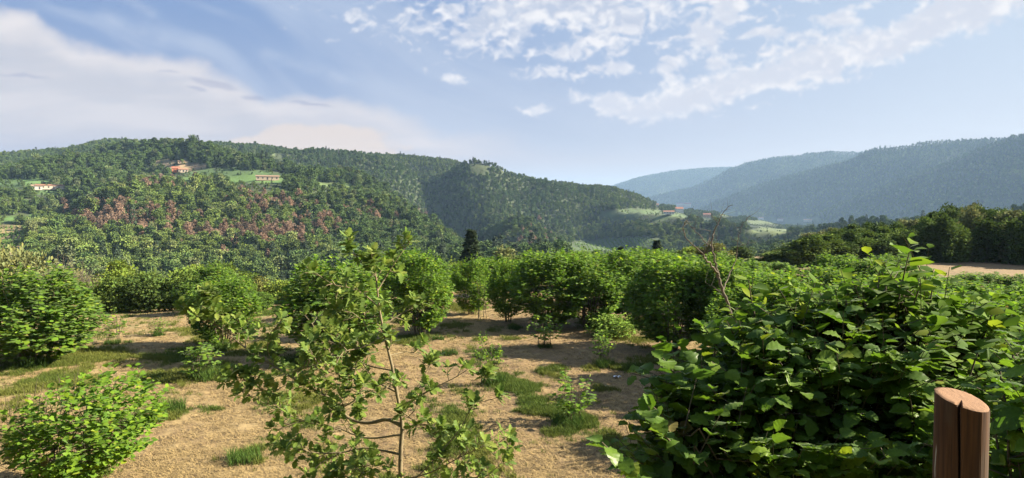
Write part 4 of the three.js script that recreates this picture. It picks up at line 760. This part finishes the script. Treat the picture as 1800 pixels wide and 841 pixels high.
// unseen shrubs and trees added behind the camera to shade the foreground
{ const r = rngOf(73); for (let k = 0; k < 12; k++) { const x = -11 + k * 2.1 + r(), z = 3.6 + r() * 1.2; tree('added_shade_shrub', 'added green shrub behind the camera, shading the foreground', 'shrub', 'added shrubs behind the camera', BG[k % 3], TF.mid, V(x, H(x, z) - .1, z), r() * 6.28, [.7, .8 + .3 * r(), .6]); } }
{ const r = rngOf(72); for (let k = 0; k < 9; k++) { const x = -17 + k * 4.2 + r() * 2, z = 6.5 + r() * 4; tree('added_shade_tree', 'added green tree behind the camera, shading the foreground', 'tree', 'added trees behind the camera', TG[k % 5], TF.mid, V(x, H(x, z) - .1, z), r() * 6.28, [.9, .75 + .25 * r(), .9]); } }
// bright weeds by the dense clump
{ const p = onPlane(1075, 590), o = tree('weed_clump', 'bright green tall weeds before the dense hazel clump', 'weeds', null, BG[1], TF.weed, p, 1, [.8, .24, .5]); o.children[0].visible = true; }

const HOUSES = [ // label, direction and row of the foot, width, wall height (rows), depth in metres, wall, roof
  ['long cream farm building with brown roof on the left hillside', 94, 332.5, 44, 4.6, 9, [0.49, 0.418, 0.331], [0.238, 0.122, 0.072]],
  ['small pale shed at the left end of the long cream farm building', 64, 333, 13, 4.5, 6, [0.504, 0.461, 0.403], [0.259, 0.173, 0.122]],
  ['bright orange red house below the tan fields', 309, 303, 11, 6, 8, [0.518, 0.158, 0.072], [0.36, 0.115, 0.065]],
  ['low pale house right beside the orange red house', 322, 303, 14, 4, 7, [0.475, 0.389, 0.302], [0.302, 0.158, 0.101]],
  ['long beige farm building standing on the bright green meadow', 470, 316.5, 36, 5.2, 9, [0.446, 0.346, 0.259], [0.245, 0.158, 0.108]],
  ['tan farm building on the pale field high on the left hill', 318, 287.5, 9, 3, 8, [0.418, 0.317, 0.216], [0.302, 0.202, 0.13]],
  ['white two storey village house with red roof on the far spur', 1194, 374.5, 13, 7, 9, [0.576, 0.562, 0.533], [0.259, 0.115, 0.072], { floors: 2, turn: .3, name: 'village_house' }],
  ['low white house left of the two storey village house', 1176, 376.5, 18, 4, 8, [0.562, 0.547, 0.518], [0.288, 0.144, 0.094], { name: 'village_house' }],
  ['red roofed house on the village ridge, right of the white houses', 1209, 364, 11, 5, 9, [0.446, 0.36, 0.288], [0.288, 0.108, 0.065], { floors: 2, turn: -.2, name: 'village_house' }],
  ['dark red roofed house on the village ridge above the white houses', 1196, 362.5, 12, 4, 8, [0.396, 0.317, 0.259], [0.238, 0.101, 0.072], { name: 'village_house' }],
  ['pinkish house with red roof alone right of the village', 1243, 382.5, 12, 5, 9, [0.504, 0.396, 0.346], [0.302, 0.13, 0.086], { name: 'village_house' }],
  ['tiny white house high among the trees left of the village', 1156, 364, 4, 4, 6, [0.562, 0.547, 0.518], [0.288, 0.18, 0.13], { name: 'village_house' }],
  ['pale house in the valley right of the lone pinkish house', 1338, 386.5, 8, 3, 8, [0.518, 0.504, 0.475], [0.288, 0.173, 0.13], { name: 'valley_house' }],
  ['pale house in the valley floor beyond the yellow meadow', 1372, 389, 9, 3, 8, [0.504, 0.49, 0.446], [0.288, 0.173, 0.13], { name: 'valley_house' }],
  ['pale long house at the far end of the valley floor', 1420, 390, 12, 3, 8, [0.49, 0.475, 0.446], [0.302, 0.202, 0.144], { name: 'valley_house' }],
];
// ───────────────────────── far forest ─────────────────────────
const tags = (o, name, label, category) => { o.name = name; o.userData = { kind: 'stuff', label, category }; o.castShadow = o.receiveShadow = true; scene.add(o); };
{
  const FG = [0, 1, 2].map((k) => treeGeo(400 + k, { H: 9, R: 3.7, n: 1700, leaf: .64, lobes: 8 + k * 4, low: .22 }).crown), FC = coniferGeo(420, { H: 11, R: 2.8, n: 600, leaf: 1.0 }).crown, DG = treeGeo(430, { H: 9.5, R: 2.6, n: 900, leaf: .55, lobes: 11, low: .25 }).crown;
  const r = rngOf(2024), lists = [[], [], [], [], []]; // three leafy kinds, conifer, dead
  // what the ridges in front hide
  const step = .003, NB = Math.ceil(1.6 / step), prof = [];
  const RR = []; for (let q = 130; q < 9500; q *= 1.02) RR.push(q);
  for (let b = 0; b < NB; b++) { const az = -.8 + b * step, m = []; let mx = -9; for (const q of RR) { mx = Math.max(mx, (H(Math.sin(az) * q, -Math.cos(az) * q) - CAMY) / q); m.push(mx); } prof.push(m); }
  const seen = (az, q, y) => { const b = clamp(Math.round((az + .8) / step), 0, NB - 1), k = clamp(Math.floor(Math.log(q / 130) / Math.log(1.02)) - 1, 0, RR.length - 1); return (y - CAMY) / q > prof[b][k] - .003; };
  const KEEP = [...FIELDS.filter((_, i) => ![4, 6, 7, 9].includes(i)).map((k) => k[0]), ...HOUSES.map(([, px, py, w, h]) => [[px - w / 2 - 2, py - h * 1.6], [px + w / 2 + 2, py - h * 1.6], [px + w / 2 + 2, py + 1], [px - w / 2 - 2, py + 1]])];
  const DEAD = [[205, 372, 60, 16, 1.2], [175, 385, 30, 12, 1], [230, 392, 26, 12, 1], [165, 392, 20, 10, .9], [260, 402, 24, 9, 1], [225, 400, 18, 10, .8], [330, 400, 26, 14, .8], [345, 415, 40, 12, 1.1], [400, 408, 46, 13, 1.1], [455, 412, 46, 16, 1.2], [505, 415, 36, 18, 1.1], [520, 432, 26, 14, .9], [590, 385, 40, 14, .7], [740, 376, 26, 8, 1], [430, 350, 50, 16, .7], [475, 360, 50, 18, .7], [560, 470, 24, 8, .6], [400, 452, 16, 10, .6], [488, 450, 18, 10, .5], [290, 318, 50, 7, .7], [250, 330, 40, 8, .5], [640, 370, 30, 10, .5], [100, 378, 30, 8, .4], [930, 415, 30, 20, .4], [540, 360, 40, 12, .4], [570, 400, 30, 14, .5], [300, 375, 30, 14, .5], [690, 390, 30, 10, .5]];
  const put = (az, q, s0, big) => {
    const x = Math.sin(az) * q, z = -Math.cos(az) * q, y = H(x, z);
    if (q < 360 && az > .36) return; // open ground and the wood stand there
    if (!seen(az, q, y + 10 * s0)) return;
    const f = fieldAt(x, y, z, q), [px, py] = project(x, y, z);
    if (f < 0) for (const t of [.4, .75, 1.05]) { const [u, v] = project(x, y + 9 * s0 * t, z); if (KEEP.some((k) => inPoly(k, u, v))) { s0 *= .3; break; } }
    if (f >= 0) { const crop = f === 4 || f === 6 || f === 7 || f === 9; if (r() > (crop ? .5 : f >= 12 && f !== 15 && f !== 16 ? .12 : 0)) return; s0 *= .38; }
    s0 *= 1 - .28 * ss(700, 1400, big ? 0 : q);
    let dead = 0; if (q < 1200) for (const [cx, cy, a, b, w] of DEAD) dead += w * Math.exp(-(((px - cx) / a) ** 2 + ((py - 8 - cy) / b) ** 2));
    const zone = fbm(x / 70 + 3, z / 70, 3), patch = fbm(x / 240 + 30, z / 240, 3), isDead = f < 0 && !big && r() < dead * .75 * ss(.3, .6, zone + .12);
    const kind = isDead ? 4 : r() < (px > 700 && px < 900 ? .12 : .05) ? 3 : Math.floor(r() * 3), s = s0 * (.48 + .5 * r() + (r() < .12 ? .4 * r() : 0)), hs = s * (.8 + .5 * r()) * (kind === 3 ? 1.1 : 1);
    const k = .7 + .6 * r(), lime = ss(.45, .75, patch + (r() - .5) * .35), grey = r() < .1 ? 1 : 0; let c;
    if (kind === 4) { const t = r(); c = [lerp(.20, .17, t) * k, lerp(.14, .135, t) * k, lerp(.105, .108, t) * k]; if (py < 335) c = [0.156 * k, 0.125 * k, 0.105 * k]; }
    else if (kind === 3) c = [0.039 * k, 0.066 * k, 0.03 * k];
    else c = [(lerp(.066, .112, lime) * k + grey * 0.047), (lerp(.125, .175, lime) * k + grey * 0.039), (lerp(0.035, 0.039, lime) * k + grey * 0.039)];
    lists[kind].push([x, y - .6 * s, z, s * (.85 + .4 * r()), hs, r() * 6.28, c, q, px, py]);
  };
  for (let q = 150; q < 2050; q += 5.2) { const n = Math.ceil(1.5 * q / 5.2); for (let i = 0; i < n; i++) { const az = -.75 + (i + r()) / n * 1.5; put(az, q + (r() - .5) * 8, q < 330 ? .8 : 1, false); } }
  for (let q = 2050; q < 8200; q += 12) { const n = Math.ceil(.72 * q / 12); for (let i = 0; i < n; i++) { const az = .05 + (i + r()) / n * .72; put(az, q + (r() - .5) * 14, 1.45, true); } }
  const geos = [...FG, FC, DG], m4 = new THREE.Matrix4(), qq = new THREE.Quaternion(), col = new THREE.Color();
  const names = [['hillside_forest', 'green broadleaf forest covering the far hillsides'], ['hillside_forest_001', 'broadleaf canopy of the far hillsides, rounder crowns'], ['hillside_forest_002', 'broadleaf canopy of the far hillsides, taller crowns'], ['hillside_conifers', 'scattered dark conifers in the hillside forest'], ['hillside_dead_trees', 'mass of reddish brown dead trees in the hillside forest']];
  // the trees that show largest stand on their own
  const where = (px, py) => (px < 280 ? ', left end' : px < 420 ? ', left of the middle' : px < 560 ? ', above the oak\'s left branch' : px < 760 ? ', above the oak top' : ', toward the ravine') + (py < 400 ? ', upper slope' : ', lower slope');
  const solo = (k, n, name, label, category, group) => {
    const l = lists[k], ok = l.filter((t) => t[8] > -10 && t[8] < 1330 && t[9] < 478 && t[7] < 700).sort((a, b) => b[4] / b[7] - a[4] / a[7]).slice(0, n), set = new Set(ok);
    const mats = new Map();
    for (const t of ok) { const key = Math.round(t[6][0] * 60) + '_' + Math.round(t[6][1] * 60); if (!mats.has(key)) mats.set(key, new THREE.MeshStandardMaterial({ color: col.clone().setRGB(...t[6]), vertexColors: true, roughness: 1, side: THREE.DoubleSide, name })); const o = new THREE.Mesh(geos[k], mats.get(key)); o.name = numbered(name); o.userData = { label: label + where(t[8], t[9]), category, group }; o.position.set(t[0], t[1], t[2]); o.rotation.y = t[5]; o.scale.set(t[3], t[4], t[3]); o.castShadow = o.receiveShadow = true; scene.add(o); }
    lists[k] = l.filter((t) => !set.has(t));
  };
  solo(4, 160, 'brown_dead_tree', 'reddish brown dead tree on the near hillside', 'dead tree', 'reddish brown dead trees on the near hillside');
  solo(0, 60, 'hillside_tree', 'green broadleaf tree on the near hillside', 'tree', 'green trees on the near hillside');
  solo(1, 60, 'hillside_tree', 'green broadleaf tree on the near hillside', 'tree', 'green trees on the near hillside');
  lists.forEach((l, k) => {
    const im = new THREE.InstancedMesh(geos[k], M.farTree, l.length);
    l.forEach((t, i) => { m4.compose(V(t[0], t[1], t[2]), qq.setFromAxisAngle(UPV, t[5]), V(t[3], t[4], t[3])); im.setMatrixAt(i, m4); im.setColorAt(i, col.setRGB(...t[6])); });
    tags(im, names[k][0], names[k][1], 'forest');
  });
  console.log('forest', lists.map((l) => l.length).join(' '));
}

// ───────────────────────── farmhouses ─────────────────────────
function house(label, group, px, py, w, hgt, dep, wallC, roofC, o = {}) {
  const p = groundHit(px, py, 300), r = Math.hypot(p.x, p.z), turn = -Math.atan2(p.x, -p.z) + (o.turn || 0), L = w / F * r, h = hgt / F * r, root = thing(o.name || 'farmhouse', label, 'house', group, p.clone().add(V(0, -.6, 0)), turn), rs = h * (o.roof ?? .42);
  const wm = new THREE.MeshStandardMaterial({ color: new THREE.Color().setRGB(...wallC), roughness: .95, name: 'plaster' }), rm = new THREE.MeshStandardMaterial({ color: new THREE.Color().setRGB(...roofC), roughness: .9, name: 'roof_tile' }), gm = new THREE.MeshStandardMaterial({ color: new THREE.Color().setRGB(.05, .05, .055), roughness: .3, name: 'window_glass' });
  const sh = new THREE.Shape(); sh.moveTo(-dep / 2, 0); sh.lineTo(dep / 2, 0); sh.lineTo(dep / 2, h + .6); sh.lineTo(0, h + .6 + rs); sh.lineTo(-dep / 2, h + .6); sh.closePath();
  const g = new THREE.ExtrudeGeometry(sh, { depth: L, bevelEnabled: false }); g.translate(0, 0, -L / 2); g.rotateY(Math.PI / 2); add(new THREE.Mesh(g, wm), 'wall', root);
  const ang = Math.atan2(rs, dep / 2), sl = Math.hypot(rs, dep / 2) + .5;
  for (const s of [-1, 1]) { const b = new THREE.Mesh(new THREE.BoxGeometry(L + .8, .18, sl), rm); b.position.set(0, h + .6 + rs / 2 + .06, s * (dep / 4 + .1)); b.rotation.x = s * ang; add(b, 'roof', root); }
  const n = Math.max(2, Math.round(L / 3.6));
  for (let f = 0; f < (o.floors || 1); f++) for (let k = 0; k < n; k++) { if (f === 0 && k === Math.floor(n / 2)) { const d = new THREE.Mesh(new THREE.BoxGeometry(1.1, 2.1, .08), gm); d.position.set((k + .5) / n * L - L / 2, 1.65, dep / 2 + .03); add(d, 'door', root); continue; } const wdw = new THREE.Mesh(new THREE.BoxGeometry(1, 1.25, .08), gm); wdw.position.set((k + .5) / n * L - L / 2, .6 + (f + .55) * (h / (o.floors || 1)), dep / 2 + .03); add(wdw, 'window', root); }
  return root;
}

for (const [label, ...rest] of HOUSES) house(label, null, ...rest);

// ───────────────────────── vineyards ─────────────────────────
function vineRow(label, group, a, b, mat, h, wob) {
  const A = groundHit(...a, 300), B = groundHit(...b, 300), L = A.distanceTo(B), o = thing('vine_row', label, 'vine row', group, A.clone()), buf = new Buf(), r = rngOf(Math.round(a[0] * 31 + a[1] * 7)), n = Math.min(240, Math.round(L * wob));
  for (let k = 0; k < n; k++) { const t = (k + r()) / n, x = lerp(A.x, B.x, t), z = lerp(A.z, B.z, t), p = V(x - A.x + (r() - .5) * .8, H(x, z) - A.y + h * (.25 + .7 * r()), z - A.z + (r() - .5) * .8), d = rv(r).normalize(), nr = UPV.clone().add(rv(r, .6)).normalize(), q = .75 + .5 * r(); if (Math.abs(nr.dot(d)) > .9) nr.set(.7, .2, .6); buf.add(leafFar[k % 3], leafMatrix(p, d, nr, h * .8), [q, q, q]); }
  add(new THREE.Mesh(buf.build(), mat), 'vines', o, true);
}
for (let k = 0; k < 9; k++) vineRow('green vine row climbing the tan field at the left edge', 'vine rows of the tan field', [-34 + k * 10, 452 - k * 2.0], [-8 + k * 9.4 > 46 ? 46 : -8 + k * 9.4, 398], TF.mid, 1.5, 3);
for (let k = 0; k < 3; k++) vineRow('dark hedge line crossing the tan field at the left edge', 'hedge lines of the tan field', [-30, 404 + k * 12], [47, 402 + k * 12.5], TF.dark, 1.4, 4);
for (let k = 0; k < 20; k++) { const x = 1010 + k * 7; vineRow('slanting vine row of the terraced vineyard at the foot of the central hill', 'vine rows of the terraced vineyard', [x, pw([[1000, 427], [1110, 419], [1160, 421]], x)], [x + 14, pw([[1000, 443], [1050, 443], [1165, 436]], x + 14)], TF.mid, 1.6, 2); }

// ───────────────────────── grass, hay, litter ─────────────────────────
function blades(seed, n, h, w, lean, spread) { const r = rngOf(seed), b = new Buf(); for (let k = 0; k < n; k++) { const a = r() * 6.28, x = (r() - .5) * spread, z = (r() - .5) * spread, H1 = h * (.5 + .7 * r()), l = lean * (.3 + r()), cx = Math.cos(a), sz = Math.sin(a), i = b.p.length / 3; for (const [t, ww] of [[0, 1], [.55, .75], [1, .05]]) for (const s of t < 1 ? [-1, 1] : [0]) { b.p.push(x + cx * l * t * t - sz * w * s * ww, H1 * t, z + sz * l * t * t + cx * w * s * ww); b.n.push(cx * .3, .9, sz * .3); } b.i.push(i, i + 1, i + 2, i + 1, i + 3, i + 2, i + 2, i + 3, i + 4); } const g = b.build(); g.computeVertexNormals(); return g; }
{
  const r = rngOf(515), gm = new THREE.MeshPhysicalMaterial({ roughness: 1, transmission: .25, thickness: 0, side: THREE.DoubleSide, specularIntensity: .15, name: 'grass_blade' }), hm = new THREE.MeshStandardMaterial({ roughness: 1, side: THREE.DoubleSide, name: 'hay' });
  const grass = blades(1, 16, .13, .006, .09, .16), hay = blades(2, 14, .035, .006, .16, .2), G = [], Y = [];
  for (let i = 0; i < 420000; i++) {
    const az = (r() - .5) * 1.45, d = 11 + 52 * Math.pow(r(), 1.4), x = Math.sin(az) * d, z = -Math.cos(az) * d, [g, so] = cover(x, z);
    if (G.length < 120000 && r() < g * g * 1.3) G.push([x, z, .55 + .75 * r() * (.5 + g), r()]); else if (Y.length < 90000 && r() < .5 * (1 - so * .6)) Y.push([x, z, .6 + .9 * r(), r()]);
  }
  const m4 = new THREE.Matrix4(), q = new THREE.Quaternion(), c = new THREE.Color(), mk = (list, geo, mat, name, label, cat, col) => { const im = new THREE.InstancedMesh(geo, mat, list.length); list.forEach(([x, z, s, k], i) => { m4.compose(V(x, H(x, z) + .0, z), q.setFromAxisAngle(UPV, k * 40), V(s, s, s)); im.setMatrixAt(i, m4); im.setColorAt(i, col(c, k, x, z)); }); tags(im, name, label, cat); };
  mk(G, grass, gm, 'grass', 'short green grass growing in patches over the orchard floor', 'grass', (c, k, x, z) => { const y = ss(.2, .7, n2(x * .6, z * .6)) * .7 + .3 * k; return c.setRGB(lerp(.072, .165, y), lerp(.12, .175, y), lerp(.022, .04, y)); });
  mk(Y, hay, hm, 'hay', 'dry mown hay lying over the orchard floor', 'hay', (c, k) => k < .12 ? c.setRGB(.10, .068, .04) : c.setRGB(.23 + .14 * k, .165 + .1 * k, .075 + .04 * k));
  console.log('grass', G.length, Y.length);
  // tufts left standing around the saplings
  const tg = [blades(3, 420, .34, .007, .2, .62), blades(4, 420, .3, .007, .22, .7)], tm = [[.055, .105, .02], [.07, .125, .024]].map((k, i) => new THREE.MeshPhysicalMaterial({ color: new THREE.Color().setRGB(...k), roughness: 1, transmission: .25, thickness: 0, side: THREE.DoubleSide, specularIntensity: .15, name: 'tuft_blade_' + i }));
  for (const [px, py, s, label] of [[1000, 752, 1.25, 'tall grass tuft around the foot of the two stemmed foreground sapling'], [868, 680, 1.15, 'dark grass tuft around the spindly sapling right of the oak'], [790, 624, 1.0, 'lone grass tuft left of the spindly sapling'], [1062, 648, 1.1, 'grass tuft around the sapling behind the white scrap'], [358, 668, 1.5, 'grass tuft around the low sapling left of the oak'], [957, 612, .9, 'grass tuft under the bright young hazel bush'], [197, 607, .9, 'grass tuft at the foot of the small left sapling'], [277, 590, .8, 'grass tuft at the foot of the tiny round sapling'], [430, 806, 1.1, 'green grass tuft on the straw below the oak\'s left branch'], [905, 580, .8, 'grass tuft by the slender hazel tree at the dense clump'], [770, 598, .8, 'grass tuft under the upright hazel tree right of the oak top'], [60, 648, 1.6, 'grass tuft under the broad tree at the left edge'], [130, 838, 1.5, 'grass tuft beneath the low spreading bush at lower left'], [392, 616, 1.3, 'grass tuft under the hazel with bare lower stems'], [250, 742, 1.4, 'wide grass tuft right of the low spreading bush'], [300, 722, 1.3, 'grass tuft farther right of the low spreading bush']]) {
    const p = onPlane(px, py), o = new THREE.Mesh(tg[Math.floor(r() * 2)], tm[Math.floor(r() * 2)]); o.name = numbered('grass_tuft'); o.userData = { label, category: 'grass tuft' }; o.position.copy(p); o.rotation.y = r() * 6; o.scale.set(s, s * (.8 + .3 * r()), s); o.castShadow = o.receiveShadow = true; scene.add(o);
  }
  // crumpled white scrap
  const p = onPlane(1085, 668), pg = new THREE.PlaneGeometry(.26, .18, 10, 7), P = pg.attributes.position; for (let i = 0; i < P.count; i++) P.setZ(i, (n2(P.getX(i) * 22 + 3, P.getY(i) * 22) - .35) * .1 + .02); pg.rotateX(-Math.PI / 2); pg.computeVertexNormals();
  const s = new THREE.Mesh(pg, new THREE.MeshStandardMaterial({ color: new THREE.Color().setRGB(.6, .6, .61), roughness: .8, side: THREE.DoubleSide, flatShading: true, name: 'paper' })); s.position.copy(p).add(V(0, .04, 0)); s.rotation.y = .4; s.name = 'paper_scrap'; s.userData = { label: 'crumpled white scrap lying on the shaded straw', category: 'litter' }; s.castShadow = s.receiveShadow = true; scene.add(s);
}
renderer.render(scene, camera);
